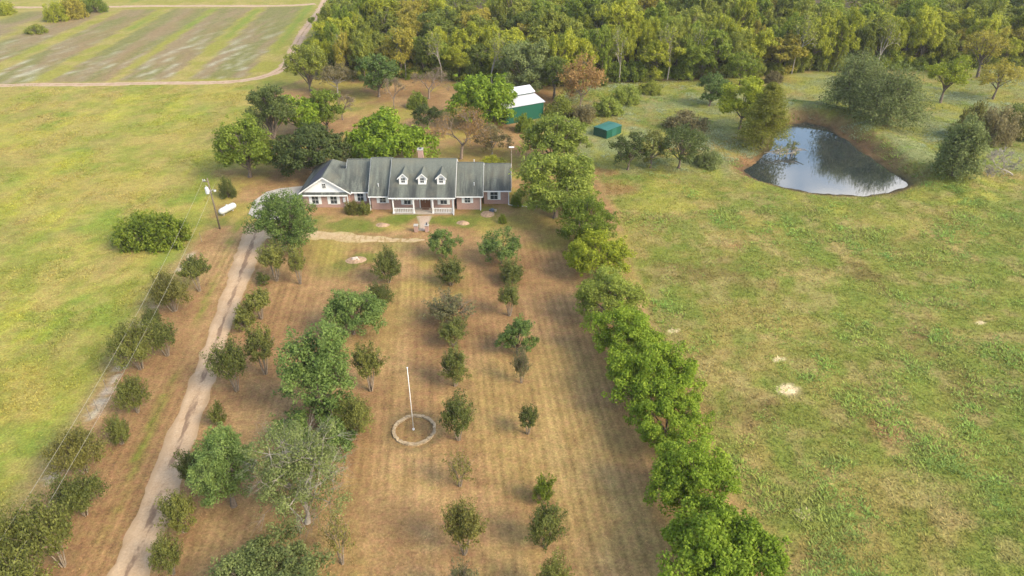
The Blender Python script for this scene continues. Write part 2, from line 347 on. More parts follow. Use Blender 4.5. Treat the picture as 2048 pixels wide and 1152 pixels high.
def ground_col(x, y):
    a, b = AB(x, y)
    lawn = sdist(LAWN, x, y) + (fbm(x, y, 5, 11)-.5)*2.2
    wood = sdist(WOOD, x, y) + (fbm(x, y, 8, 12)-.5)*5
    pond = sdist(POND, x, y)
    n1 = fbm(x, y, 14, 21, 5); n2 = fbm(x, y, 5, 22, 4); n3 = fbm(x, y, 1.7, 23, 3); n4 = fbm(a*1.5, b*.25, 6, 24, 4)
    def C(*c): return np.array(c)[None, :]
    def mx(c0, c1, f): f = np.clip(f, 0, 1)[:, None]; return c0*(1-f)+c1*f
    one = np.ones((len(x), 1))
    # left pasture: yellow-green hay grass
    past = mx(C(.25,.222,.062)*one, C(.19,.205,.046), sstep(.42, .62, n1))
    past = mx(past, C(.275,.225,.085), sstep(.46, .66, n2)*.8)
    past = mx(past, C(.14,.20,.035), sstep(.56, .72, fbm(x, y, 7, 25))*.7)
    past = mx(past, C(.285,.285,.052), sstep(.55, .74, fbm(a, b*.5, 6, 26))*.7)
    past = mx(past, C(.23,.18,.085), sstep(.52, .66, fbm(a*2.2, b*.5, 5, 27))*.5)
    past = mx(past, C(.16,.185,.04), sstep(.52, .66, fbm(x, y, 2.4, 28, 3))*.5); past = mx(past, C(.28,.24,.09), sstep(.54, .68, fbm(x, y, 2.1, 29, 3))*.5)
    past = past*1.12
    # right meadow: weedy mix
    mead = mx(C(.225,.195,.070)*one, C(.165,.182,.046), sstep(.42, .6, n1))
    mead = mx(mead, C(.285,.225,.105), sstep(.52, .7, n2)*.8)
    mead = mx(mead, C(.12,.165,.036), sstep(.52, .66, fbm(x, y, 6, 31, 5))*.7)
    mead = mx(mead, C(.15,.10,.055), sstep(.62, .78, fbm(x, y, 9, 32, 5))*.6)
    mead = mx(mead, C(.135,.175,.036), sstep(.5, .64, fbm(x, y, 2.2, 35, 3))*.55); mead = mx(mead, C(.27,.225,.11), sstep(.54, .68, fbm(x, y, 2.6, 36, 3))*.6)
    mead = mead*1.05
    far = sstep(108, 118, y)*sstep(8, 14, x)
    mead = mx(mead, C(.20,.23,.13), far*sstep(.42, .62, fbm(x, y, 8, 33))*.75)
    mead = mx(mead, C(.265,.27,.06), sstep(.5, .7, fbm(x, y, 5, 34))*sstep(85, 100, y)*.7)
    # mown lawn: dry tan
    law = mx(C(.295,.196,.114)*one, C(.250,.158,.092), sstep(.4, .65, n1))
    law = mx(law, C(.335,.235,.14), sstep(.45, .7, n4)*.7)
    law = mx(law, C(.17,.105,.055), sstep(.56, .68, fbm(x, y, 1.6, 44, 3))*.35)
    law = mx(law, C(.205,.125,.075), sstep(.52, .72, n2)*.45)
    grn = sstep(62, 90, y)*.4 + .14
    law = mx(law, C(.26,.235,.07), sstep(.48, .68, fbm(x, y, 10, 41))*grn*1.6)
    for gx, gy, gr, st in GREENS:
        q = np.hypot(x-gx, (y-gy)*1.25); law = mx(law, C(.115,.16,.03), st*sstep(gr, gr*.45, q+(n3-.5)*gr*.9))
    strip = ldist(DRIVE, x, y)
    leftd = sstep(-2.2, -3.2, a-np.interp(b, [30, 90], [-26, -28]))
    law = mx(law, C(.15,.19,.035), sstep(.9, 0, np.abs(strip-2.9)+(n3-.5)*1.6)*leftd*sstep(.35, .6, fbm(x, y, 9, 43)))
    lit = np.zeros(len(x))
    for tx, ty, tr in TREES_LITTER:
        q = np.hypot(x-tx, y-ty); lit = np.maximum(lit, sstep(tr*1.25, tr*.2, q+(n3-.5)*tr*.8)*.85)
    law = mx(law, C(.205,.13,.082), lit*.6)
    cx, cy = (-9.47, 49.24); q = np.hypot(x-cx, y-cy)
    law = mx(law, C(.25,.165,.09), sstep(2.1, 1.9, q)); law = mx(law, C(.16,.13,.075), sstep(.45, .2, np.abs(q-2.55+(n3-.5)*.5))*.6)
    law = law*np.array([1.05, 1.02, 1.0])
    # old fence strip on the pasture side
    fs = ldist([(-44.9, 86.8), (-44.66, 75.34), (-41.6, 50.84), (-41.59, 43.87), (-40.22, 32.14)], x, y)
    # woodland floor and crop field
    wf = mx(C(.085,.065,.04)*one, C(.06,.055,.03), sstep(.4, .6, n2))
    fld_edge = b - FIELD_EDGE_B
    fr = mx(C(.23,.225,.055)*one, C(.29,.245,.10), sstep(.4, .65, n2))
    an = a+(n3-.5)*.9; plow = np.zeros(len(x))
    for a0, a1 in ((-61.8,-48.6), (-79,-67), (-95.4,-82), (-112.5,-100.6), (-130,-117.5), (-147,-135)): plow = np.maximum(plow, sstep(a0-.4, a0+.4, an)*sstep(a1+.4, a1-.4, an))
    pl = mx(C(.215,.17,.115)*one, C(.165,.165,.07), sstep(.42, .62, fbm(a*3, b*.35, 10, 51, 5)))
    pl = mx(pl, C(.235,.165,.11), sstep(.55, .7, fbm(a*3, b*.4, 12, 52, 4))*.5)
    wh = sstep(.48, .66, fbm(a*3.5, b*.5, 3.2, 53, 4))*(.6+.4*np.sin(a*2*np.pi/1.9))*sstep(95, 20, fld_edge)*sstep(.3, .6, fbm(a, b, 25, 54))
    pl = mx(pl, C(.37,.37,.34), wh*.75)
    fr = mx(fr, pl, plow*sstep(2, 5, fld_edge)*sstep(104, 99, fld_edge))
    for g0 in (-64.4, -80.5, -98, -115, -46.5): fr = mx(fr, C(.135,.20,.035), sstep(2.2, .4, np.abs(an-g0))*sstep(.35, .6, fbm(a, b, 30, 55))*sstep(15, 60, fld_edge)*.8)
    field = sstep(-1, 1, fld_edge)*sstep(-20, -24, x+.15*(y-170))
    c = np.where((x < -5)[:, None], past, mead)
    c = mx(c, mead, sstep(-4, 4, x))
    c = mx(c, fr, field)
    edge = sstep(1.2, 0, np.abs(fs-.6)+(n3-.5)*1.5)
    c = mx(c, C(.27,.20,.12), sstep(3.2, .5, fs+(n3-.5)*2)*.75); 
    c = mx(c, law, sstep(.9, -.9, lawn))
    c = mx(c, C(.40,.33,.26), sstep(.9, .1, fs+(n3-.5)*1.2)*sstep(.45, .6, fbm(x, y, 7, 61))*.8)
    c = mx(c, wf, sstep(2, -2, wood))
    # pond banks: dark mud at the water, reddish soil above on the dam side
    side = sstep(-4, 8, (x-57)*.62 + (y-122)*.5)
    c = mx(c, C(.17,.105,.065), sstep(5.5, 1.2, pond+(n3-.5)*3)*np.maximum(side, sstep(2.6, 1, pond)*.6+sstep(8, 3, np.hypot(x-44, y-117))))
    c = mx(c, C(.055,.045,.032), sstep(1.6, .3, pond+(n3-.5)*1.0))
    for sx, sy, sr in SANDS:
        q = np.hypot(x-sx, (y-sy)*1.2); c = mx(c, C(.62,.52,.40), sstep(sr, sr*.6, q+(n3-.5)*sr*1.0))
    for sx, sy, sr in GREYS:
        q = np.hypot((x-sx)*1.25, (y-sy)*.8); c = mx(c, C(.42,.375,.36), .85*sstep(sr, sr*.5, q+(n3-.5)*sr*.9))
    for sx, sy, sr in REDS:
        q = np.hypot(x-sx, (y-sy)*1.2); c = mx(c, C(.26,.155,.085), .75*sstep(sr, sr*.3, q+(n3-.5)*sr*1.3))
    stripe = sstep(0, -2, lawn)*(1-.6*lit)*sstep(92, 84, y)*sstep(.25, .5, fbm(x, y, 20, 71))
    c = c*(.90+.2*n3[:, None])*np.array([.78, .755, .575])
    return np.clip(c, 0, 1), stripe
GREENS = [(*(-25.07, 92.78),4.5,.8), (*(-20.86, 92.29),2.5,.6), (*(-17.86, 94.8),3.5,.8), (*(-16.36, 96.18),3,.8), (*(-10.99, 94.8),3.2,.8), (*(-6.79, 94.8),4.2,.8), (*(-4.24, 98.31),2.4,.7), (*(-22.68, 81.11),2.2,.6), (*(-19.99, 83.18),2.6,.7),
          (*(-29.3, 94.8),3,.6), (*(-17.42, 86.8),4,.35), (*(-45.01, 93.95),3,.7), (*(-35.06, 149.46),3.0,.6), (*(-24.27, 79.12),3,.4)]
GREYS = [(*(-41.58, 51.56),.9), (*(-41.81, 53.19),.9), (*(-42.02, 55.05),.85), (*(-42.24, 56.99),.8), (*(-42.43, 58.93),.8), (*(-41.59, 46.33),.9), (*(-44.71, 83.6),1.0), (*(-44.47, 80.44),.9), (*(-41.15, 43.11),.7)]
SANDS = [(*(28.77, 55.13),1.15), (*(29.3, 60.25),.75), (*(18.78, 65.83),.55), (*(55.7, 67.47),.5), (*(24.67, 39.14),.8)]
REDS = [(*(17.26, 107.0),4.5), (*(16.77, 113.48),3), (*(31.64, 86.06),2.2), (*(36.55, 49.3),2.2), (*(13.81, 98.31),3), (*(43.65, 119.87),2.5), (*(44.6, 116.96),2), (*(-49.95, 113.48),3), (*(-40.41, 112.36),4), (*(-26.34, 161.98),7), (*(-28.07, 143.63),5), (*(-6.15, 127.12),6), (*(4.1, 156.08),4)]

# ---------------------------------------------------------------- trees: mesh makers (numpy)
class TB:
    """collects tubes (wood) and leaves of one tree"""
    def __init__(s, seed): s.r = np.random.RandomState(seed); s.V = []; s.F = []; s.n = 0; s.lc = []; s.ln = []; s.ls = []
    def tube(s, pts, r0, r1, n=4):
        P = np.asarray(pts, float); k = len(P); D = np.gradient(P, axis=0); D /= np.linalg.norm(D, axis=1)[:, None]+1e-9
        ref = np.where(np.abs(D[:, 2:3]) > .8, np.array([[1., 0, 0]]), np.array([[0, 0, 1.]]))
        A = np.cross(D, ref); A /= np.linalg.norm(A, axis=1)[:, None]+1e-9; B = np.cross(D, A)
        rad = np.linspace(r0, r1, k)[:, None, None]; t = np.arange(n)*2*np.pi/n
        ring = P[:, None, :] + rad*(A[:, None, :]*np.cos(t)[None, :, None] + B[:, None, :]*np.sin(t)[None, :, None])
        s.V.append(ring.reshape(-1, 3)); i = s.n + np.arange(k-1)[:, None]*n; q = np.arange(n)[None, :]; q2 = (q+1) % n
        s.F.append(np.stack([i+q, i+q2, i+n+q2, i+n+q], -1).reshape(-1, 4)); s.n += k*n
    def limb(s, a, b, r0, r1, n=4, bend=.12, k=4, up=0.):
        a = np.asarray(a, float); b = np.asarray(b, float); t = np.linspace(0, 1, k)[:, None]; L = np.linalg.norm(b-a)
        j = s.r.normal(0, bend*L, 3); j[2] += up*L
        s.tube(a+(b-a)*t + j*(4*t*(1-t))*.5, r0, r1, n)
    def leaves(s, c, n, size):
        s.lc.append(c); s.ln.append(n); s.ls.append(np.broadcast_to(size, (len(c),)))
    def cloud(s, c, rad, n, size, flat=.75, up=.5, out=.6, drop=0.):
        d = s.r.normal(size=(n, 3)); d /= np.linalg.norm(d, axis=1)[:, None]; u = s.r.rand(n)**.45
        p = d*u[:, None]*np.array([rad, rad, rad*flat]); 
        if drop: p[:, 2] -= s.r.rand(n)**1.5*drop
        nn = d*out + np.array([0, 0, up]) + s.r.normal(0, .55, (n, 3)); nn /= np.linalg.norm(nn, axis=1)[:, None]
        s.leaves(p+np.asarray(c), nn, size*s.r.uniform(.7, 1.3, n))
    def wood(s, name, mat):
        return finish(mesh_np(name, np.concatenate(s.V), np.concatenate(s.F), 4), mat, True)
    def crown(s, name, mat, aspect=.55):
        c = np.concatenate(s.lc); n = np.concatenate(s.ln); sz = np.concatenate(s.ls)[:, None]
        t = np.cross(n, s.r.normal(size=c.shape)); t /= np.linalg.norm(t, axis=1)[:, None]+1e-9; b = np.cross(n, t)
        fold = n*sz*.18
        V = np.stack([c-t*sz, c-b*sz*aspect+fold, c+t*sz, c+b*sz*aspect+fold], 1).reshape(-1, 3)
        return finish(mesh_np(name, V, np.arange(len(V)), 4), mat)
def finish(me, mat, smooth=False):
    me.materials.append(mat)
    if smooth: me.shade_smooth()
    return me
def fib_dirs(n, rg, zmin=-.35, jit=.25):
    i = np.arange(n)+.5; z = 1-(1-zmin)*i/n; ph = i*2.39996+rg.rand()*6.28; q = np.sqrt(np.maximum(0, 1-z*z))
    d = np.stack([q*np.cos(ph), q*np.sin(ph), z], 1) + rg.normal(0, jit, (n, 3)); return d/np.linalg.norm(d, axis=1)[:, None]

def broadleaf(seed, h, r, tf=.22, lobes=11, clumps=11, lv=90, leaf=.15, lobe_r=.38, wood_r=.035, flat=.8, drop=0., up=.5, zmin=-.35, dead=0, irregular=.2, wm='bark', low=0., twig=True, lm='elm'):
    t = TB(seed); rg = t.r; r = r*1.09; cz = h*(tf+1)/2; v = h*(1-tf)/2; wr = h*wood_r; leaf *= max(1, (r/4.2)**.8)
    fork = h*max(tf*.95, .1); lean = rg.normal(0, .03*h, 2)
    t.tube([(0, 0, -.15), (lean[0]*.3, lean[1]*.3, fork*.5), (lean[0]*.6, lean[1]*.6, fork), (lean[0], lean[1], cz)], wr*1.15, wr*.4, 6)
    dirs = fib_dirs(lobes, rg, zmin); rl = lobe_r*(r*.6+v*.4)
    for d in dirs:
        k = rg.uniform(1-irregular, 1+irregular*.6)
        inner = np.array([max(r-rl*.85, r*.3), max(r-rl*.85, r*.3), max(v-rl*.7, v*.3)])
        lc = np.array([lean[0], lean[1], cz]) + d*inner*k; lr = rl*rg.uniform(.75, 1.2)
        st = np.array([lean[0]*.6, lean[1]*.6, fork + rg.rand()*(cz-fork)*.7]); t.limb(st, lc, wr*.42, wr*.12, 5, .1, 5, .05)
        cd = fib_dirs(clumps, rg, -.55, .35)
        for q in cd:
            cc = lc + q*lr*np.array([1, 1, .8])*rg.uniform(.62, .95)
            if twig: t.limb(lc, cc, wr*.10, wr*.03, 3, .12, 3)
            isdead = rg.rand() < dead
            if isdead:
                for _ in range(4):
                    e_ = cc+q*lr*rg.uniform(.3, .8)+rg.normal(0, lr*.25, 3); t.limb(cc, e_, wr*.05, wr*.02, 3, .15, 3)
                    for _2 in range(4): t.limb(cc+(e_-cc)*rg.uniform(.3, 1), e_+q*lr*.25+rg.normal(0, lr*.22, 3), wr*.022, wr*.010, 3, .15, 3)
                n = lv//8
            else: n = int(lv*rg.uniform(.65, 1.35))
            if n:
                t.cloud(cc, lr*.50, n, leaf, flat, up, .6, drop)
                if rg.rand() < .45:      # stray sprays that break the outline
                    c2 = cc + q*lr*rg.uniform(.3, .6) + rg.normal(0, lr*.12, 3); t.limb(cc, c2, wr*.04, .006, 3, .1, 3); t.cloud(c2, lr*.22, n//5, leaf*.9, .7, up, .6, drop*.5)
    if low:
        n = int(low); a = rg.rand(n)*6.28; q = r*np.sqrt(rg.rand(n))*.9
        for i in range(n): t.cloud((q[i]*math.cos(a[i]), q[i]*math.sin(a[i]), h*rg.uniform(.08, tf+.1)), r*.2, lv//2, leaf, .7)
    return t.wood('trunk', M[wm]), t.crown('crown', M[lm])

def myrtle(seed, h, r, tf=.42, stems=7, sprays=70, lv=60, leaf=.105, dead=0., dome=1.0, lm='myrtle', wm='bark_pale'):
    t = TB(seed); rg = t.r; fork = h*tf
    for k in range(stems):
        a = k*6.283/stems + rg.rand(); b0 = np.array([math.cos(a), math.sin(a), 0])*.09*r/1.5; q = np.array([math.cos(a+.2), math.sin(a+.2), 0])
        e = b0 + q*r*rg.uniform(.12, .38); e[2] = fork*rg.uniform(.9, 1.25); t.limb(b0-np.array([0, 0, .1]), e, .045*h/3, .028*h/3, 5, .05, 4)
        for _ in range(4):
            d = rg.normal(0, .5, 3); e2 = e + np.array([q[0]*.4*r+d[0]*r*.4, q[1]*.4*r+d[1]*r*.4, (h-fork)*rg.uniform(.3, .6)]); t.limb(e, e2, .018*h/3, .008*h/3, 3, .1, 3)
    base = np.array([0, 0, fork*.75])
    lob = rg.rand(3)*6.283
    for d in fib_dirs(sprays, rg, .0, .2):
        az = math.atan2(d[1], d[0]); lump = 1+.18*math.sin(2*az+lob[0])+.14*math.sin(3*az+lob[1])+rg.normal(0, .12)
        k = rg.uniform(.55, 1.)**.6*lump
        tip = np.array([d[0]*r*k, d[1]*r*k, fork + (h-fork)*(.10+.90*max(d[2], 0)**.75*dome)*min(k, 1.08)])
        st = base + (tip-base)*.45; t.limb(st, tip, .009*h/3, .004, 3, .08, 3, .1)
        if rg.rand() < dead:
            for _ in range(4): t.limb(st+(tip-st)*.5, tip+rg.normal(0, .14*r, 3), .010*h/3, .004, 3, .1, 3)
            continue
        n = int(lv*rg.uniform(.6, 1.3)); s = rg.uniform(.25, 1.08, n)[:, None]; ax = tip-st
        p = st + ax*s + rg.normal(0, 1, (n, 3))*np.array([.085*r, .085*r, .075*r])*(1.25-s*.45)
        nn = rg.normal(0, .6, (n, 3)) + d*.5 + np.array([0, 0, .4]); nn /= np.linalg.norm(nn, axis=1)[:, None]
        t.leaves(p, nn, leaf*rg.uniform(.7, 1.3, n))
    return t.wood('trunk', M[wm]), t.crown('crown', M[lm], .5)

def bare(seed, h, r, levels=6, lv=2200, leaf=.13, wm='bark_twig', lm='rust', wr=.020, spread=.62, trunk=.20, clump=.30):
    t = TB(seed); rg = t.r; tips = []
    def grow(p, d, L, rad, lev):
        e = p + d*L; t.limb(p, e, rad, rad*.62, 5 if lev < 2 else 3, .06, 4 if lev < 3 else 3, .03)
        if lev >= levels: tips.append(e); return
        if lev >= 3: tips.append(e)
        for k in range(3 if lev < levels-1 else 4):
            q = rg.normal(0, 1, 3); q -= d*(q@d); q /= np.linalg.norm(q)+1e-9
            nd = d*.8 + q*spread*rg.uniform(.6, 1.35) + np.array([0, 0, .12]); nd /= np.linalg.norm(nd)
            grow(e if rg.rand() < .6 else p+d*L*rg.uniform(.6, 1), nd, L*rg.uniform(.6, .82), max(rad*.6, .012), lev+1)
    grow(np.array([0, 0, -.1]), np.array([rg.normal(0, .05), rg.normal(0, .05), 1.]), h*trunk, h*wr, 0)
    T_ = np.array(tips); V = np.concatenate(t.V); top = V[:, 2].max(); rr = np.percentile(np.hypot(V[:, 0], V[:, 1]), 97)
    sc = np.array([r/rr, r/rr, h/top]); t.V = [V*sc]; T_ = T_*sc
    if lv:
        i = rg.randint(0, len(T_), lv); p = T_[i] + rg.normal(0, clump, (lv, 3)); p[:, 2] = np.maximum(p[:, 2], h*.12)
        nn = rg.normal(0, 1, (lv, 3)); nn /= np.linalg.norm(nn, axis=1)[:, None]; t.leaves(p, nn, leaf*rg.uniform(.6, 1.3, lv))
    else: t.cloud((0, 0, h*.5), .1, 6, .05)
    return t.wood('trunk', M[wm]), t.crown('crown', M[lm])

def willow(seed, h, r, lm='willow', stems=5, fronds=130, lv=70, leaf=.13, wm='bark', dead=.06, arch=.35):
    t = TB(seed); rg = t.r
    for k in range(stems):
        a = k*6.283/stems+rg.rand(); t.limb((0, 0, -.1), (math.cos(a)*r*.45, math.sin(a)*r*.45, h*rg.uniform(.5, .75)), .025*h, .01*h, 5, .08, 5, .05)
    for d in fib_dirs(fronds, rg, -.05, .25):
        st = np.array([d[0]*r*.3, d[1]*r*.3, h*(.25+.4*max(0, d[2]))]); k = rg.uniform(.65, 1.05); tip = np.array([d[0]*r*k, d[1]*r*k, h*(.16+.82*max(0, d[2])*k)])
        s = np.linspace(0, 1, 5)[:, None]; path = st+(tip-st)*s; path[:, 2] += (arch*h*.35*4*s*(1-s)*.5)[:, 0]
        t.tube(path, .012*h/4, .004, 3)
        if rg.rand() < dead: continue
        n = int(lv*rg.uniform(.6, 1.3)); u = rg.uniform(.2, 1.05, n); p = np.stack([np.interp(u, s[:, 0], path[:, q]) for q in range(3)], 1)
        p += rg.normal(0, .085*r, (n, 3)); p[:, 2] = np.maximum(p[:, 2]-rg.rand(n)**2*.12*h, .08)
        nn = rg.normal(0, .6, (n, 3))+d*.4+np.array([0, 0, .4]); nn /= np.linalg.norm(nn, axis=1)[:, None]; t.leaves(p, nn, leaf*rg.uniform(.7, 1.3, n))
    return t.wood('trunk', M[wm]), t.crown('crown', M[lm], .4)

def cypress(seed, h, r, lm='cypress', tiers=260, lv=105, leaf=.17):
    t = TB(seed); rg = t.r; t.tube([(0, 0, -.2), (.05, 0, h*.3), (0, .05, h*.7), (0, 0, h*.99)], h*.035, .02, 6)
    for k in range(tiers):
        u = rg.rand()**.8; z = h*(.1+.9*u); R_ = r*(1-u)**.6*rg.uniform(.7, 1.15)+.25; a = rg.rand()*6.283; e = np.array([math.cos(a)*R_, math.sin(a)*R_, z-R_*.12])
        t.limb((0, 0, z), e, .012*h/4, .005, 3, .06, 3)
        for f in (.35, .65, .95): t.cloud(np.array([0, 0, z])*(1-f)+e*f, .11*r+.12*R_, lv//3, leaf, .6, .5, .5, .2)
    return t.wood('trunk', M['bark']), t.crown('crown', M[lm], .4)

def shrub(seed, h, r, lm='shrub', n=60, lv=70, leaf=.11, wm='bark', dead=0.):
    t = TB(seed); rg = t.r
    for k in range(9):
        a = rg.rand()*6.283; t.limb((math.cos(a)*r*.15, math.sin(a)*r*.15, -.08), (math.cos(a)*r*.6*rg.rand(), math.sin(a)*r*.6*rg.rand(), h*rg.uniform(.5, .95)), .02*h+.008, .006, 4, .1, 4)
    for d in fib_dirs(n, rg, -.02, .28):
        k = rg.uniform(.55, 1.05); c = np.array([d[0]*r*k, d[1]*r*k, h*(.12+.8*max(0, d[2])*k)]); t.limb((0, 0, h*.2), c, .01, .004, 3, .12, 3)
        if rg.rand() < dead:
            for _ in range(4): t.limb(c*.6, c+rg.normal(0, .15*r, 3)+d*.2*r, .010, .004, 3, .1, 3)
            continue
        t.cloud(c, .24*r+.05, int(lv*rg.uniform(.6, 1.3)), leaf, .8)
    return t.wood('stems', M[wm]), t.crown('foliage', M[lm])

ALLTREES = []
def plant(name, meshes, x, y, h, r, base, label, cat='tree', group=None, lm=None, wm=None, rz=None, seed=0):
    """base = (h, r) of the mesh; one Empty with trunk and crown under it"""
    rg = random.Random(seed*13+int(x*100)+int(y*10))
    e = empty(name, (x, y, float(ground_z(np.array([x]), np.array([y]))[0])-.03), rg.random()*6.283 if rz is None else rz)
    e.scale = (r/base[1], r/base[1], h/base[0]); tag(e, label, cat, group)
    for me, mt in zip(meshes, (wm, lm)):
        o = bpy.data.objects.new(me.name.split('.')[0], me); link(o, e)
        if mt: o.material_slots[0].link = 'OBJECT'; o.material_slots[0].material = M[mt]
    return e

# ---------------------------------------------------------------- where every tree stands: x, y, height, crown radius
# crape myrtles: (x, y, h, r, leaf, variant, label)
ML = 'crape myrtle '
MYRTLES = [
 (-39.83, 74.49, 5.16, 2.07, 'myrtle_dk', 'u', 'small dark umbrella-shaped crape myrtle standing apart, topmost on the pasture side of the drive'),
 (-41.12, 69.92, 5.4, 2.76, 'myrtle_ol', 'w', 'broad olive crape myrtle below the umbrella-shaped one, under the power lines'),
 (-38.25, 60.97, 4.95, 1.96, 'myrtle_dk', 0, 'dark green crape myrtle tucked against a larger olive one on the pasture side'),
 (-41.35, 65.13, 3.59, 1.49, 'myrtle_dk', 2, 'small dark crape myrtle top peeping out above the touching pair by the pasture'),
 (-40.09, 58.68, 6.22, 2.96, 'myrtle', 'w', 'large olive-green crape myrtle at the pasture edge with power lines crossing it'),
 (-37.3, 51.78, 4.8, 1.76, 'myrtle', 1, 'round green crape myrtle beside the grey bare strip of the old fence line'),
 (-36.72, 47.43, 3.68, 1.26, 'myrtle_dk', 3, 'small dark crape myrtle just below the grey bare strip'),
 (-38.35, 43.87, 5.21, 2.6, 'myrtle_ol', 'w', 'wide brownish olive crape myrtle overhanging the old fence line'),
 (-35.87, 39.14, 4.75, 2.31, 'myrtle_dk', 'w', 'wide dark crape myrtle under both power lines near the lower corner'),
 (-35.01, 34.22, 7.11, 2.22, 'myrtle', 0, 'tall green crape myrtle with thick pale stems showing near the lower left corner'),
 (-37.66, 33.42, 7.16, 2.33, 'myrtle', 'w', 'dark crape myrtle cut by the left picture edge'),
 (-34.9, 29.91, 6.97, 2.63, 'myrtle', 1, 'crape myrtle cut by the bottom edge in the lower left corner'),
 (-30.71, 76.94, 5.8, 2.05, 'myrtle', 'v', 'vase-shaped crape myrtle with pale stems, topmost beside the drive below the big elm'),
 (-27.44, 76.2, 5.75, 1.47, 'myrtle', 'v', 'slim upright crape myrtle just right of the topmost one below the big elm'),
 (-32.18, 76.2, 1.67, 1.16, 'myrtle_dk', 's', 'low dark crape myrtle bush at the foot of the vase-shaped one'),
 (-30.04, 68.2, 4.11, 1.95, 'myrtle', 'u', 'flat-topped small crape myrtle beside the drive bend'),
 (-31.05, 66.13, 3.41, 1.62, 'myrtle', 's', 'low bushy crape myrtle beside the pale drive, below the flat-topped one'),
 (-26.36, 57.82, 6.35, 1.99, 'myrtle', 'v', 'tall crape myrtle standing right of a twin beside the middle of the drive'),
 (-28.53, 55.05, 6.7, 2.18, 'myrtle_dk', 0, 'dense dark crape myrtle at the drive edge, left of its twin'),
 (-28.43, 50.0, 2.96, 0.87, 'myrtle_dk', 's', 'smallest crape myrtle, a lone sapling beside the drive'),
 (-27.35, 41.74, 4.83, 1.54, 'myrtle_dk', 'v', 'dark leaning crape myrtle squeezed between the drive and a round green elm'),
 (-26.8, 37.42, 4.83, 1.68, 'myrtle', 1, 'bright olive crape myrtle beside the lower drive'),
 (-26.12, 33.51, 4.27, 1.51, 'myrtle', 2, 'crape myrtle at the bottom edge right beside the drive'),
 (-16.01, 76.57, 5.4, 2.05, 'myrtle_dk', 3, 'tall dark oval crape myrtle nearest the stone mound on the front lawn'),
 (-16.13, 70.8, 3.45, 1.89, 'myrtle_dk', 1, 'dark crape myrtle half hidden behind a green elm in the mown grove'),
 (-14.63, 55.05, 6.21, 1.82, 'myrtle', 'v', 'tall vase-shaped crape myrtle against the big blue-green elm above the flagpole ring'),
 (-14.98, 48.76, 4.37, 2.17, 'myrtle', 'w', 'brownish olive crape myrtle left of the stone ring, merged with the elm'),
 (-13.28, 34.4, 6.27, 1.44, 'myrtle_ol', 'p', 'thin sparse crape myrtle with reddish stems at the bottom, below the half-dead elm'),
 (-7.9, 75.95, 4.31, 1.98, 'myrtle_dk', 3, 'dark round crape myrtle directly below the central row elm'),
 (-7.36, 67.16, 4.42, 3.27, 'myrtle_gr', 'd', 'wide flat greyish crape myrtle with bare twigs in the centre row'),
 (-6.57, 62.82, 3.63, 2.07, 'myrtle_dk', 0, 'dark dense crape myrtle below the wide greyish one in the centre row'),
 (-5.92, 55.85, 5.23, 1.85, 'myrtle_dk', 1, 'round crape myrtle with a clear stem bundle, up and right of the flagpole top'),
 (-5.04, 47.96, 5.6, 2.0, 'myrtle_dk', 2, 'full dark green crape myrtle right beside the stone ring'),
 (-4.58, 42.3, 4.17, 1.69, 'myrtle_ol', 'p', 'faint thin crape myrtle almost bare below the stone ring'),
 (-3.74, 35.31, 6.15, 1.85, 'myrtle_ol', 0, 'olive crape myrtle low in the centre row near the bottom edge'),
 (-3.62, 30.7, 5.25, 1.54, 'myrtle_gr', 'd', 'greyish crape myrtle top at the bottom edge of the centre row'),
 (-0.13, 76.44, 3.39, 2.12, 'myrtle_dk', 3, 'dark wide crape myrtle directly below the rounded elm of the third row'),
 (-0.3, 68.84, 4.7, 1.61, 'myrtle_dk', 'v', 'slim vase-shaped crape myrtle on a single tall stem in the third row'),
 (0.95, 56.33, 4.95, 1.14, 'myrtle_gr', 'd', 'narrow crape myrtle with grey dead top shoots in the third row'),
 (1.54, 48.76, 3.56, 1.23, 'myrtle_dk', 'v', 'small upright crape myrtle standing alone on the open mown lawn'),
 (2.66, 40.47, 3.33, 1.06, 'shrub', 's', 'light green sapling just above a darker crape myrtle'),
 (2.65, 35.92, 5.24, 1.68, 'myrtle_dk', 1, 'dark round crape myrtle in the third row near the bottom'),
 (3.05, 31.1, 5.01, 1.67, 'myrtle', 2, 'crape myrtle cut by the bottom edge in the third row'),
]
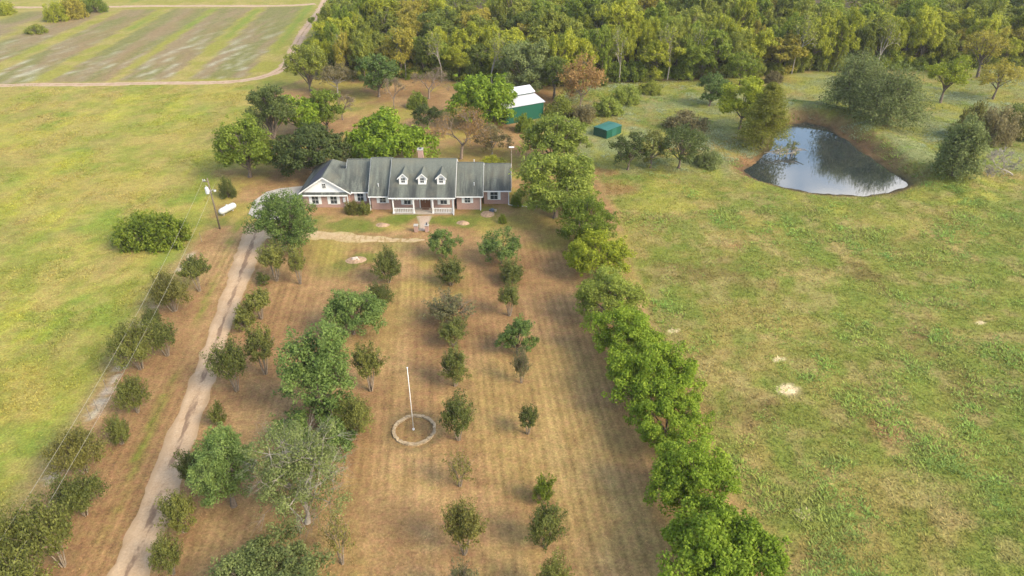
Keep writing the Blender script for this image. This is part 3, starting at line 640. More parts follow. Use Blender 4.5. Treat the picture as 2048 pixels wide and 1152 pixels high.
# bigger grown trees of the grove, each with its own mesh: (T, maker, kw, label)
GROVE = [
 (-30.71, 84.46, 9.07, 4.3, dict(lm='elm_dk', lobes=20, clumps=8, lv=115, leaf=.123, tf=.03, drop=.5, irregular=0.39, zmin=-.65), 'large blue-green elm at the drive junction in front of the garage'),
 (-9.07, 83.32, 4.29, 2.19, dict(lm='elm_dk', lobes=12, clumps=6, lv=94, leaf=.098, tf=.06, zmin=-.6, drop=.3), 'small round elm at the head of the centre row below the porch'),
 (-1.43, 81.38, 4.84, 2.95, dict(lm='elm_dk', lobes=14, clumps=6, lv=94, leaf=.107, tf=.06, zmin=-.6, drop=.3), 'rounded blue-green elm at the head of the third row'),
 (0.61, 61.42, 4.44, 1.98, dict(lm='elm_dk', lobes=12, clumps=6, lv=94, leaf=.098, tf=.06, zmin=-.6, drop=.3, irregular=0.39), 'green elm in the middle of the third row'),
 (-18.35, 65.13, 5.77, 3.47, dict(lm='elm', lobes=16, clumps=7, lv=122, leaf=.115, tf=.1, drop=.4, irregular=0.39, zmin=-.5), 'green spreading elm in the grove below the front lawn mound'),
 (-18.19, 50.84, 10.65, 3.5, dict(lm='elm', lobes=21, clumps=7, lv=122, leaf=.123, tf=.12, drop=.5, irregular=0.45, zmin=-.5), 'big pale blue-green elm left of the flagpole'),
 (-17.46, 47.63, 3.79, 4.08, dict(lm='elm_dk', lobes=15, clumps=7, lv=108, leaf=.123, tf=.1, drop=.4, irregular=0.45, zmin=-.4), 'dark low elm spreading below the big pale elm, left of the stone ring'),
 (-23.73, 40.09, 8.14, 2.3, dict(lm='elm', lobes=18, clumps=7, lv=202, leaf=0.081, tf=.08, drop=.4, irregular=0.29, zmin=-.55), 'round green elm right beside the lower drive'),
 (-17.03, 38.37, 10.79, 3.56, dict(lm='willow', lobes=21, clumps=7, lv=188, leaf=0.087, tf=.05, drop=.3, dead=.38, irregular=0.45, zmin=-.55, wm='bark_dead', wood_r=.024), 'half-dead elm full of bare grey branches near the lower left'),
 (-17.39, 29.72, 6.21, 4.21, dict(lm='willow', lobes=21, clumps=7, lv=183, leaf=0.093, tf=.1, drop=.3, irregular=0.39), 'pale green elm crown filling the bottom edge below the half-dead elm'),
 (10.28, 86.8, 7.35, 4.06, dict(lm='pecan', lobes=20, clumps=7, lv=128, leaf=.115, tf=.03, zmin=-.72), 'dense olive-green tree at the top of the boundary row, beside the house'),
 (11.45, 78.99, 5.75, 4.39, dict(lm='ash_y', lobes=18, clumps=7, lv=122, leaf=.123, tf=.03, zmin=-.72), 'yellow-green tree second from the top of the boundary row'),
 (11.77, 67.36, 7.19, 3.66, dict(lm='ash_p', lobes=20, clumps=7, lv=128, leaf=.115, tf=.03, zmin=-.72), 'pale grey-green tree below the yellow-green one in the boundary row'),
 (11.85, 59.9, 6.27, 3.92, dict(lm='ash', lobes=18, clumps=7, lv=172, leaf=0.106, tf=.12, irregular=0.39, zmin=-.45), 'green ash directly below the pale grey-green tree of the boundary row'),
 (13.9, 53.19, 6.06, 4.34, dict(lm='ash', lobes=21, clumps=7, lv=183, leaf=0.112, tf=.12, irregular=0.42, zmin=-.45), 'vivid green broad ash in the middle of the boundary row, opposite the white sand patch'),
 (14.23, 47.3, 4.94, 3.25, dict(lm='ash', lobes=16, clumps=7, lv=172, leaf=0.106, tf=.12, irregular=0.36, zmin=-.45), 'bright green ash just below the broad vivid one in the boundary row'),
 (14.47, 40.31, 6.71, 3.24, dict(lm='ash', lobes=20, clumps=7, lv=183, leaf=0.106, tf=.1, irregular=0.39, zmin=-.5), 'green ash next to last in the boundary row'),
 (15.35, 32.47, 6.6, 4.35, dict(lm='ash', lobes=22, clumps=8, lv=192, leaf=0.112, tf=.12, irregular=0.39, zmin=-.4), 'largest nearest ash of the boundary row at the bottom edge'),
 (6.6, 95.49, 11.0, 5.97, dict(lm='ash_p', lobes=22, clumps=8, lv=128, leaf=.139, tf=.03, zmin=-.72, irregular=0.29, dead=.03), 'huge yellowish green tree covering the end of the house'),
 (7.49, 115.78, 9.54, 5.59, dict(lm='ash_p', lobes=20, clumps=7, lv=115, leaf=.139, tf=.03, zmin=-.72), 'big pale green tree behind the house end, in front of the barn'),
 (-45.35, 111.48, 10.96, 4.73, dict(lm='pecan', lobes=21, clumps=7, lv=122, leaf=.139, tf=.03, zmin=-.72, irregular=0.36), 'tall dark green tree at the pasture edge left of the garage'),
 (-34.38, 111.92, 8.76, 5.96, dict(lm='oak', lobes=21, clumps=8, lv=128, leaf=.131, tf=.03, zmin=-.72, flat=.7), 'dark blue-green live oak right behind the garage roof'),
 (-41.49, 132.16, 8.95, 5.07, dict(lm='ash', lobes=16, clumps=7, lv=115, leaf=.148, tf=.03, zmin=-.72), 'bright green tree above the live oak behind the garage'),
 (-37.3, 135.11, 8.24, 3.58, dict(lm='pecan', lobes=14, clumps=7, lv=101, leaf=.139, tf=.12), 'duller green tree touching the bright green one behind the garage'),
 (-44.62, 124.45, 12.48, 4.24, dict(lm='oak', lobes=18, clumps=7, lv=115, leaf=.139, tf=.12), 'dark grey-green oak at the pasture edge behind the bright green tree'),
 (-22.12, 116.96, 9.22, 7.14, dict(lm='ash', lobes=21, clumps=8, lv=128, leaf=.148, tf=.03, zmin=-.72, irregular=0.33), 'big bright green tree behind the main roof and chimney'),
 (-5.39, 139.42, 9.71, 6.93, dict(lm='ash', lobes=21, clumps=8, lv=122, leaf=.148, tf=.03, zmin=-.72), 'big dense bright green tree in front of the white-roofed barn'),
 (-30.69, 158.39, 10.15, 4.54, dict(lm='elm_dk', lobes=16, clumps=7, lv=108, leaf=.148, tf=.06, zmin=-.6), 'round-headed green tree on a clear trunk in the back yard'),
 (-47.57, 163.2, 10.62, 4.65, dict(lm='f_olive', lobes=16, clumps=7, lv=101, leaf=.148, tf=.1), 'olive tree at the wood corner beside the field track'),
 (3.97, 160.77, 12.42, 6.41, dict(lm='willow', lobes=18, clumps=7, lv=115, leaf=.148, tf=.03, zmin=-.72), 'tall grey-green tree standing behind the barn roof'),
 (9.61, 156.84, 9.71, 3.26, dict(lm='f_dark', lobes=14, clumps=7, lv=81, leaf=.139, tf=.25), 'dark thin-trunked tree between the barn and the rust-coloured tree'),
 (15.06, 150.89, 10.63, 4.78, dict(lm='rust', lobes=16, clumps=7, lv=60, leaf=.14, tf=.06, zmin=-.6, wm='bark_twig', wood_r=.02), 'dense rust-brown dead-leaved tree beside the barn'),
 (-40.32, 159.18, 7.66, 4.35, dict(lm='brown', lobes=14, clumps=6, lv=61, leaf=.123, tf=.2, wm='bark_dead'), 'dull brown tree in the back yard at the wood edge'),
 (-3.64, 122.38, 5.5, 3.32, dict(lm='brown', lobes=14, clumps=6, lv=74, leaf=.123, tf=.06, zmin=-.6, wm='bark_dead'), 'dull brown tree right of the bare rusty tree behind the house'),
 (-17.11, 136.32, 5.29, 3.12, dict(lm='oak', lobes=12, clumps=6, lv=81, leaf=.123, tf=.06, zmin=-.6), 'small dark tree left of the bare rusty tree behind the roof'),
 (43.82, 151.61, 7.01, 3.3, dict(lm='elm_dk', lobes=14, clumps=7, lv=101, leaf=.139, tf=.06, zmin=-.6), 'green rounded tree left of the yellow-green one near the pond'),
 (45.89, 135.11, 10.16, 4.96, dict(lm='ash_y', lobes=16, clumps=7, lv=108, leaf=.148, tf=.06, zmin=-.6, irregular=0.39), 'bright yellow-green tree beside the cypress at the pond'),
 (55.38, 168.27, 7.82, 3.72, dict(lm='shrub', lobes=12, clumps=7, lv=101, leaf=.148, tf=.05), 'light green rounded tree at the wood edge above the pond'),
 (20.44, 114.62, 6.97, 3.14, dict(lm='oak', lobes=14, clumps=6, lv=81, leaf=.123, tf=.06, zmin=-.6), 'olive tree nearest the green shed in the group of three'),
 (24.58, 115.55, 6.54, 2.46, dict(lm='myrtle', lobes=12, clumps=6, lv=74, leaf=.123, tf=.06, zmin=-.6), 'middle and thinnest tree of the three between shed and pond'),
 (29.66, 115.55, 7.83, 3.94, dict(lm='oak', lobes=15, clumps=7, lv=94, leaf=.123, tf=.06, zmin=-.6), 'largest tree of the three between shed and pond'),
 (96.36, 153.82, 9.71, 4.54, dict(lm='ash_y', lobes=16, clumps=6, lv=81, leaf=.148, tf=.22, irregular=0.45), 'bright yellow-green open tree beyond the willows at the pond'),
 (109.97, 156.84, 8.03, 4.74, dict(lm='f_ochre', lobes=14, clumps=6, lv=61, leaf=.131, tf=.25), 'tan thin-leaved tree near the right picture edge'),
 (116.92, 174.98, 12.53, 5.17, dict(lm='f_ochre', lobes=15, clumps=6, lv=54, leaf=.139, tf=.2, irregular=0.45), 'tall thin ochre tree at the wood edge by the right side'),
]
BARE = [
 (-9.35, 119.87, 9.55, 5.39, dict(lv=3800, leaf=.115, clump=.4), 'rust-coloured almost bare tree behind the main roof'),
 (-19.0, 156.84, 6.93, 4.75, dict(lv=1215, leaf=.115, lm='brown'), 'bare pinkish grey spreading tree in the back yard'),
 (-25.82, 149.46, 7.21, 2.6, dict(lv=675, leaf=.098, lm='brown', spread=.5), 'slim pale bare tree in the middle of the back yard'),
 (-35.59, 141.98, 5.41, 2.82, dict(lv=567, leaf=.098, lm='brown'), 'small leafless tree beside the bright green pair in the back yard'),
]
WILLOWS = [
 (72.28, 144.63, 12.47, 6.79, 'willow', 'grey-green willow at the back of the pond, left of its larger twin'),
 (76.03, 136.93, 11.59, 8.25, 'willow', 'broad grey-green willow hanging over the dam of the pond'),
 (74.65, 109.31, 10.38, 4.0, 'willow', 'grey-green willow bush at the right end of the pond'),
]
SHRUBS = [
 (-52.96, 87.1, 4.98, 3.39, 'shrub', 0, 'big green thicket left half, out in the pasture'),
 (-49.1, 87.1, 5.24, 3.03, 'shrub', 1, 'big green thicket right half, beside the power lines'),
 (-46.19, 103.19, 3.59, 1.21, 'myrtle_dk', 2, 'small dark bush beyond the gas tank'),
 (-24.82, 97.24, 2.23, 1.16, 'myrtle_ol', 0, 'olive bush under the connecting wing window'),
 (-23.03, 97.24, 2.05, 1.16, 'myrtle', 1, 'olive bush against the brick corner of the main block'),
 (-3.48, 116.02, 2.07, 2.22, 'f_yell', 2, 'yellowish low bush behind the end wing roof'),
 (-1.44, 93.78, 1.61, 0.6, 'shrub', 1, 'tiny green sapling in front of the end wing'),
 (0.71, 99.78, 2.34, 0.87, 'pecan', 0, 'dark green bush at the corner of the end wing'),
 (20.58, 145.98, 3.65, 3.21, 'ash_p', 1, 'green bush patch right of the rust-brown tree'),
 (25.72, 154.19, 3.94, 3.36, 'ash_p', 0, 'bright green bush at the wood edge beyond the rust-brown tree'),
 (35.23, 136.32, 3.63, 4.25, 'brown', 2, 'grey-brown bare bush between the shed and the cypress'),
 (32.45, 161.98, 2.69, 2.93, 'f_olive', 1, 'olive bush at the foot of the dark wood'),
 (89.47, 130.44, 7.18, 3.1, 'myrtle_ol', 2, 'brown-olive bush beyond the willow bush'),
 (93.22, 128.49, 7.26, 3.54, 'brown', 0, 'brown bush against the right edge'),
 (100.31, 131.3, 5.92, 2.93, 'myrtle_ol', 1, 'olive brown bush cut by the right edge'),
 (63.98, 170.46, 2.95, 2.2, 'brown', 1, 'small brown bush in the meadow above the pond'),
 (103.96, 138.79, 4.61, 2.56, 'f_dark', 0, 'dark bush behind the brown ones at the right edge'),
 (35.16, 116.96, 2.88, 2.5, 'willow', 0, 'pale weedy bush left of the pond bank'),
 (-20.89, 150.53, 3.79, 2.2, 'ash_p', 1, 'pale green bush left of the big dense tree in the back yard'),
 (2.43, 135.11, 3.7, 2.01, 'shrub', 1, 'light green bush in front of the barn wall'),
 (10.21, 143.63, 4.62, 3.16, 'f_olive', 2, 'olive bushes beside the barn corner'),
 (14.85, 141.98, 3.51, 2.82, 'brown', 0, 'brown bush below the rust-brown tree'),
 (-153.44, 245.32, 6.44, 3.69, 'f_yell', 0, 'yellowish bush at the left end of the row in the crop field'),
 (-150.28, 250.43, 7.19, 4.43, 'f_ochre', 1, 'ochre bush in the middle of the row in the crop field'),
 (-148.95, 261.25, 6.44, 4.08, 'shrub', 2, 'green bush at the far end of the row in the crop field'),
 (-178.44, 257.55, 4.34, 3.51, 'f_yell', 1, 'yellow-green bush in the top left corner'),
 (-149.28, 226.61, 2.63, 3.14, 'f_olive', 2, 'low olive bush in the field corner'),
]

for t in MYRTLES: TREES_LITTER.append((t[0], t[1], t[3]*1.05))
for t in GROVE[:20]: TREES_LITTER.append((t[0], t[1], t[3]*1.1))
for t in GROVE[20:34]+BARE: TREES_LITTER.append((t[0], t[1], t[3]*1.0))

# ---------------------------------------------------------------- ground: one continuous sheet, cut into its zones
def mk_ground():
    m, nt, b = new_mat('ground_cover')
    at = N(nt, 'ShaderNodeAttribute', attribute_name='col'); ms = N(nt, 'ShaderNodeAttribute', attribute_name='stripe')
    co = coords(nt, 'World')
    rot = N(nt, 'ShaderNodeMapping'); rot.inputs['Rotation'].default_value = (0, 0, -R(5.93)); nt.links.new(co, rot.inputs[0])
    sx = nt.nodes.new('ShaderNodeSeparateXYZ'); nt.links.new(rot.outputs[0], sx.inputs[0])
    n1 = noise(nt, .9, 5, co, .62); n2 = noise(nt, 4.5, 3, co, .6); n3 = noise(nt, .22, 3, co)
    # mower lines run along the rows
    st = N(nt, 'ShaderNodeMapping'); st.inputs['Scale'].default_value = (1, .05, 1); nt.links.new(rot.outputs[0], st.inputs[0])
    w = math_(nt, 'SINE', math_(nt, 'ADD', math_(nt, 'MULTIPLY', sx.outputs[0], 2*math.pi/.80), math_(nt, 'MULTIPLY', noise(nt, .6, 2, st.outputs[0]), 1.3)))
    w2 = math_(nt, 'SINE', math_(nt, 'MULTIPLY', sx.outputs[0], 2*math.pi/2.1)); w = math_(nt, 'MULTIPLY_ADD', w2, .5, math_(nt, 'MULTIPLY', w, .9))
    wv = math_(nt, 'MULTIPLY', math_(nt, 'MULTIPLY', w, ms.outputs['Fac']), maprange(nt, noise(nt, .5, 3, co), .35, .65, .07, .18))
    v = math_(nt, 'MULTIPLY', maprange(nt, n1, .25, .75, .76, 1.24), math_(nt, 'MULTIPLY', maprange(nt, n2, .25, .75, .62, 1.38), maprange(nt, noise(nt, 11, 2, co, .6), .3, .7, .8, 1.2)))
    v = math_(nt, 'ADD', v, wv)
    cx = nt.nodes.new('ShaderNodeVectorMath'); cx.operation = 'SCALE'; nt.links.new(at.outputs['Color'], cx.inputs[0]); nt.links.new(v, cx.inputs['Scale'])
    hs = N(nt, 'ShaderNodeHueSaturation'); nt.links.new(cx.outputs[0], hs.inputs['Color']); nt.links.new(maprange(nt, noise(nt, 1.6, 3, co), .3, .7, .485, .515), hs.inputs['Hue'])
    nt.links.new(hs.outputs[0], b.inputs['Base Color']); b.inputs['Roughness'].default_value = .95; b.inputs['Specular IOR Level'].default_value = .08
    bump(nt, b, math_(nt, 'ADD', n2, n1), .5, .12); return m
M['ground'] = mk_ground()
def steps(segs):
    out = []
    for a, b_, d in segs: out += list(np.arange(a, b_-1e-6, d))
    return np.array(out+[segs[-1][1]])
gx = np.concatenate([[-3000, -1200, -600, -380], steps([(-300, -150, 4.), (-150, -62, 1.4), (-62, 45, .62), (45, 100, .9), (100, 200, 2.), (200, 340, 5.)]), [450, 700, 1200, 3000]])
gy = np.concatenate([[-1500, -500, -150, -40, 0, 15], steps([(24, 70, .55), (70, 125, .7), (125, 190, 1.1), (190, 300, 2.), (300, 430, 6.)]), [600, 1000, 2000, 4000]])
X, Y = np.meshgrid(gx, gy); X = X.ravel(); Y = Y.ravel()
jx = (np.abs(X) < 290) & (Y > 24) & (Y < 290)
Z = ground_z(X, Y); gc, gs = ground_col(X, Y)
nxx = len(gx); i0 = (np.arange(len(gy)-1)[:, None]*nxx + np.arange(nxx-1)[None, :]).ravel()
Q = np.stack([i0, i0+1, i0+nxx+1, i0+nxx], 1)
qx = X[Q].mean(1); qy = Y[Q].mean(1); qa, qb = AB(qx, qy)
zone = np.where(qx < 0, 1, 2)
zone = np.where((qb > FIELD_EDGE_B) & (qx+.15*(qy-170) < -22), 3, zone)
zone = np.where(sdist(WOOD, qx, qy) < 0, 4, zone)
zone = np.where(sdist(LAWN, qx, qy) < 0, 0, zone)
zone = np.where((qx < -305) | (qx > 345) | (qy < 20) | (qy > 430), 5, zone)
for k, nm in enumerate(('lawn', 'pasture', 'meadow', 'crop_field', 'woodland_floor', 'ground')):
    q = Q[zone == k]; u, inv = np.unique(q, return_inverse=True)
    me = mesh_np(nm, np.stack([X[u], Y[u], Z[u]], 1), inv.reshape(-1), 4)
    a1 = me.attributes.new('col', 'FLOAT_COLOR', 'POINT'); a1.data.foreach_set('color', np.concatenate([gc[u], np.ones((len(u), 1))], 1).astype(np.float32).ravel())
    a2 = me.attributes.new('stripe', 'FLOAT', 'POINT'); a2.data.foreach_set('value', gs[u].astype(np.float32))
    me.shade_smooth(); tag(obj(nm, me, M['ground']), kind='structure')

# ---------------------------------------------------------------- pond
def mk_water():
    m, nt, b = new_mat('pond_water'); co = coords(nt, 'World')
    c = mixc(nt, maprange(nt, noise(nt, .25, 3, co), .4, .7), (.020, .026, .026), (.035, .038, .03)); nt.links.new(c, b.inputs['Base Color'])
    b.inputs['Roughness'].default_value = .03; b.inputs['IOR'].default_value = 1.7; b.inputs['Specular IOR Level'].default_value = .9
    cs = coords(nt, 'World', (1, 2.2, 1)); bump(nt, b, noise(nt, 1.6, 3, cs), .05, .05); return m
M['water'] = mk_water()
pc = np.mean(np.array(POND), 0); big = [tuple(pc+(np.array(p)-pc)*1.09) for p in POND]
mb = MB(); mb.poly([(x, y, -.74) for x, y in big]); tag(mb.build('pond_water', M['water']), kind='structure')

# ---------------------------------------------------------------- drives, tracks, slabs
def ribbon(name, pts, width, mat, z=.012, step=.6, seed=5, rag=.22, wob=.0):
    P = np.array(pts, float); L = np.concatenate([[0], np.cumsum(np.hypot(*np.diff(P, axis=0).T))]); t = np.arange(0, L[-1], step)
    # smooth the polyline
    x = np.interp(t, L, P[:, 0]); y = np.interp(t, L, P[:, 1]); k = np.ones(9)/9
    xs = np.convolve(np.pad(x, 4, 'edge'), k, 'valid'); ys = np.convolve(np.pad(y, 4, 'edge'), k, 'valid'); x, y = xs, ys
    dx = np.gradient(x); dy = np.gradient(y); l = np.hypot(dx, dy)+1e-9; nx, ny = dy/l, -dx/l
    w = np.interp(t/L[-1], np.linspace(0, 1, len(width)), width) if hasattr(width, '__len__') else np.full(len(t), width)
    rg = np.random.RandomState(seed); acr = np.array([-1, -.75, -.45, -.2, 0, .2, .45, .75, 1.])
    off = w[:, None]/2*acr[None, :]; off[:, 0] += (fbm(t, t*0, 1.6, seed)-.5)*rag*4; off[:, -1] += (fbm(t, t*0, 1.6, seed+3)-.5)*rag*4
    VX = x[:, None]+nx[:, None]*off; VY = y[:, None]+ny[:, None]*off
    zz = ground_z(VX.ravel(), VY.ravel()) + z + np.tile(np.array([-.008, .004, .006, .008, .01, .008, .006, .004, -.008]), len(t))
    n = len(acr); i = (np.arange(len(t)-1)[:, None]*n+np.arange(n-1)[None, :]).ravel()
    me = mesh_np(name, np.stack([VX.ravel(), VY.ravel(), zz], 1), np.stack([i, i+1, i+n+1, i+n], 1), 4)
    for nm, vals in (('across', np.tile(acr, len(t))), ('along', np.repeat(t/L[-1], n))):
        a1 = me.attributes.new(nm, 'FLOAT', 'POINT'); a1.data.foreach_set('value', vals.astype(np.float32))
    return tag(obj(name, me, mat), kind='structure')
def mk_gravel(name, c1, c2, mid, midamt=1., patch=.0, grass=(.15, .15, .05)):
    m, nt, b = new_mat(name); co = coords(nt, 'World'); ac = N(nt, 'ShaderNodeAttribute', attribute_name='across'); al = N(nt, 'ShaderNodeAttribute', attribute_name='along')
    n1 = noise(nt, .7, 5, co, .6); n2 = noise(nt, 5, 3, co, .65)
    c = mixc(nt, maprange(nt, n1, .35, .65), c1, c2)
    st = N(nt, 'ShaderNodeMapping'); st.inputs['Scale'].default_value = (1.6, .5, 1); nt.links.new(co, st.inputs[0])
    aa = math_(nt, 'ABSOLUTE', math_(nt, 'ADD', ac.outputs['Fac'], maprange(nt, noise(nt, .8, 3, st.outputs[0]), .3, .7, -.14, .14)))
    md = math_(nt, 'MULTIPLY', maprange(nt, aa, .22, .10), maprange(nt, noise(nt, .45, 5, st.outputs[0], .65), .40, .52))
    c = mixc(nt, math_(nt, 'MULTIPLY', md, midamt), c, mid)
    c = mixc(nt, math_(nt, 'MULTIPLY', maprange(nt, aa, .6, 1.0), maprange(nt, n2, .3, .6)), c, grass)
    if patch: c = mixc(nt, math_(nt, 'MULTIPLY', maprange(nt, noise(nt, 1.1, 4, st.outputs[0]), .5, .6), maprange(nt, al.outputs['Fac'], .25, .7, .15, 1)), c, (.24, .17, .07))
    sp = maprange(nt, n2, .3, .7, .82, 1.16); cx = nt.nodes.new('ShaderNodeVectorMath'); cx.operation = 'SCALE'; nt.links.new(c, cx.inputs[0]); nt.links.new(sp, cx.inputs['Scale'])
    nt.links.new(cx.outputs[0], b.inputs['Base Color']); b.inputs['Roughness'].default_value = .95; b.inputs['Specular IOR Level'].default_value = .1
    bump(nt, b, n2, .5, .05); return m
M['gravel'] = mk_gravel('tan_gravel', (.34, .235, .14), (.39, .285, .18), (.19, .125, .08), grass=(.24, .165, .09))
M['gravel2'] = mk_gravel('worn_gravel', (.33, .235, .125), (.37, .285, .165), (.25, .18, .09), .3, .9, grass=(.30, .25, .10))
M['dirt'] = mk_gravel('dirt_track', (.35, .265, .185), (.30, .20, .135), (.19, .135, .06), .7, grass=(.24, .20, .07))
ribbon('driveway', DRIVE, [3.2, 3.2, 3.2, 3.0, 2.7, 2.5, 2.5, 2.9, 3.5, 3.8], M['gravel'], seed=7)
ribbon('circular_drive', CIRC, [3.4, 3.0, 2.7, 2.4, 1.6, .5], M['gravel2'], z=.022, seed=17, rag=.5)
ribbon('field_track', TRACK, [3.2, 3.0, 3.0, 3.2, 3.2], M['dirt'], step=1.2, seed=27, rag=.4)
ribbon('far_track', FARTRACK, 4., M['dirt'], step=2., seed=37, rag=.4)
mb = MB(); mb.zprism([(-40.89, 96.88), (-41.55, 101.65), (-40.6, 105.17), (-38.77, 106.59), (-35.19, 107.62), (-32.89, 98.68), (-35.41, 94.8), (-38.95, 95.14)], -.1, .035); tag(mb.build('parking_slab', M['concrete']), kind='structure')
M['walkway'] = mk_gravel('walk_paving', (.30, .225, .16), (.36, .285, .22), (.4, .3, .2), 0)
ribbon('front_walkway', [(-13.5, 96.55), (-13.4, 95), (-13.3, 93), (-13.28, 90.6)], [2.7, 2.1, 1.5, 1.3, 1.4], M['walkway'], z=.02, step=.3, rag=.05)

# ---------------------------------------------------------------- house
HO = (-17.2, 98.5, 0)
house = empty('brick_house', HO); tag(house, 'long red brick ranch house with grey shingle roof, three white dormers and porch', 'house')
def part(mb_, name, mat, parent=None): return mb_.build(name, mat, parent or house, HO)
def chev(yf, zf, yr, zr, yb, zb, th):
    return [(yf, zf), (yr, zr), (yb, zb), (yb, zb-th), (yr, zr-th*1.15), (yf, zf-th)]
SECT = [  # x0, x1, eave_y, eave_z, ridge_y, ridge_z, back_y, back_z, front wall y, roof material
 ('B', -22.3, -18.9, 98.0, 2.5, 103.6, 6.65, 109.2, 2.5, 98.5, 'shingle'),
 ('C', -18.92, -8.68, 96.6, 2.9, 103.0, 6.72, 109.2, 2.55, 98.9, 'shingle_c'),
 ('D', -8.66, -4.47, 98.0, 2.5, 103.05, 6.05, 108.1, 2.5, 98.5, 'shingle'),
 ('E', -4.48, -.15, 100.1, 2.5, 104.35, 5.35, 108.6, 2.5, 100.6, 'shingle'),
 ('K', -26.4, -22.32, 99.6, 2.5, 104.75, 5.93, 109.0, 3.05, 100.1, 'shingle'),
]
for nm, x0, x1, ey, ez, ry, rz, by, bz, wy, rm in SECT:
    sl = (rz-ez)/(ry-ey); sb = (rz-bz)/(by-ry); wb = by-.5; th = .2
    wz = lambda y: ez + sl*(y-ey) - th*1.2 if y < ry else bz + sb*(by-y) - th*1.2
    in0 = .35 if nm in 'B' else .02; in1 = .45 if nm in 'E' else (.35 if nm == 'D' else .02)
    if nm == 'C': in0 = in1 = .3
    prof = [(wy, -.2), (wy, wz(wy)), (ry, rz-th*1.4), (wb, wz(wb)), (wb, -.2)]
    part(MB().xprism(prof, x0+in0, x1-in1), 'wall', M['brick'])
    rf = part(MB().xprism(chev(ey, ez, ry, rz, by, bz, th), x0, x1), 'roof', M[rm])
    # white fascia, gutter and rake boards
    f = MB().box(x0+.01, x1-.01, ey-.10, ey-.003, ez-.21, ez-.05); part(f, 'gutter', M['trim'], rf)
    for xe, s in ((x0, -1), (x1, 1)):
        xa, xb = (xe-.035, xe-.003) if s < 0 else (xe+.003, xe+.035)
        part(MB().xprism([(ey, ez-.03), (ry, rz-.03), (by, bz-.03), (by, bz-.22), (ry, rz-.25), (ey, ez-.22)], xa, xb), 'rake_board', M['trim'], rf)
    part(MB().box(x0+.1, x1-.1, ry-.12, ry+.12, rz-.03, rz+.025), 'ridge_cap', M[rm], rf)
# low ridge between garage and connecting wing
part(MB().xprism([(99.6, 2.49), (103.25, 4.92), (106.9, 2.49), (106.9, 2.3), (103.25, 4.68), (99.6, 2.3)], -29.0, -26.3), 'roof', M['shingle'])
# garage wing with front gable
gx0, gx1, gxc, ge, gp, gf, gbk = -33.25, -25.12, -29.19, 2.6, 5.28, 98.85, 106.4
part(MB().box(gx0+.45, gx1-.45, 99.25, 109.3, -.2, 2.45), 'wall', M['brick'])
gr = MB(); th = .2
for s, xe in ((-1, gx0), (1, gx1)):
    a = [(xe, gf, ge), (gxc, gf, gp), (gxc, gbk, gp), (xe, 109.8, ge)]
    b2 = [(x, y, z-th) for x, y, z in a]
    gr.prism(a if s > 0 else a[::-1], b2 if s > 0 else b2[::-1])
a = [(gx0, 109.8, ge), (gxc, gbk, gp), (gx1, 109.8, ge)]; gr.prism(a, [(x, y, z-th) for x, y, z in a])
gro = part(gr, 'roof', M['shingle'])
for s, xe in ((-1, gx0), (1, gx1)):
    part(MB().yprism([(xe, ge-.02), (gxc, gp-.02), (gxc, gp-.24), (xe, ge-.24)], gf-.05, gf-.004), 'rake_board', M['trim'], gro)
part(MB().box(gx1+.003, gx1+.10, gf+.1, 99.5, ge-.2, ge-.03), 'gutter', M['trim'], gro)
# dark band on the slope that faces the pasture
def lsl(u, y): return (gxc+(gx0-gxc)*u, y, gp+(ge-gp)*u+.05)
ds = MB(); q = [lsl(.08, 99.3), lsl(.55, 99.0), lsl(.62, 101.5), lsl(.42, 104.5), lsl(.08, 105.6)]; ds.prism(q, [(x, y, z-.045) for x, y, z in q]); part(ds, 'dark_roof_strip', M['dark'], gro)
gw = part(MB().yprism([(gx0+.45, 2.3), (gx1-.45, 2.3), (gx1-.45, 2.42), (gxc, gp-.28), (gx0+.45, 2.42)], 99.20, 99.4), 'gable_wall', M['siding'])
part(MB().xprism([(98.72, 2.34), (99.2, 2.62), (99.2, 2.5), (98.72, 2.24)], gx0+.5, gx1-.5), 'pent_roof', M['shingle'], gw)
part(MB().box(gx0+.5, gx1-.5, 98.66, 98.72, 2.16, 2.36), 'gutter', M['trim'], gw)

def window(xc, y, z0, z1, w, shut=.38, parent=None, cols=2, rows=2):
    f = MB(); t = .06; yo = y-.05
    f.box(xc-w/2-t, xc-w/2, yo, y+.03, z0-t, z1+t); f.box(xc+w/2, xc+w/2+t, yo, y+.03, z0-t, z1+t)
    f.box(xc-w/2, xc+w/2, yo, y+.03, z1, z1+t); f.box(xc-w/2, xc+w/2, yo-.03, y+.03, z0-t-.02, z0)
    f.box(xc-w/2, xc+w/2, yo+.012, y+.02, (z0+z1)/2-.025, (z0+z1)/2+.025)
    for k in range(1, cols): f.box(xc-w/2+w*k/cols-.014, xc-w/2+w*k/cols+.014, yo+.02, y+.015, z0, z1)
    win = part(f, 'window', M['trim'], parent)
    for zz0, zz1 in ((z0, (z0+z1)/2-.026), ((z0+z1)/2+.026, z1)):
        if parent is None: part(MB().box(xc-w/2, xc+w/2, y-.015, y+.02, zz0, zz1), 'pane', M['glass'], win)
        else: part(MB().box(xc-w/2, xc+w/2, y-.015, y+.02, zz0, zz1), 'pane', M['glass'], parent)
    if shut:
        for s in (-1, 1):
            xs = xc+s*(w/2+t+.02+shut/2); sh = MB().box(xs-shut/2, xs+shut/2, y-.045, y-.004, z0-.06, z1+.06)
            part(sh, 'shutter', M['shutter'])
window(-20.15, 98.5, 1.2, 2.12, .95)
window(-16.4, 98.9, .75, 2.15, 1.0); window(-10.7, 98.9, .75, 2.15, 1.0)
window(-6.95, 98.5, 1.2, 2.12, .85)
window(-2.85, 100.6, .8, 2.15, 1.15)
window(-23.95, 100.1, .75, 2.1, .95)
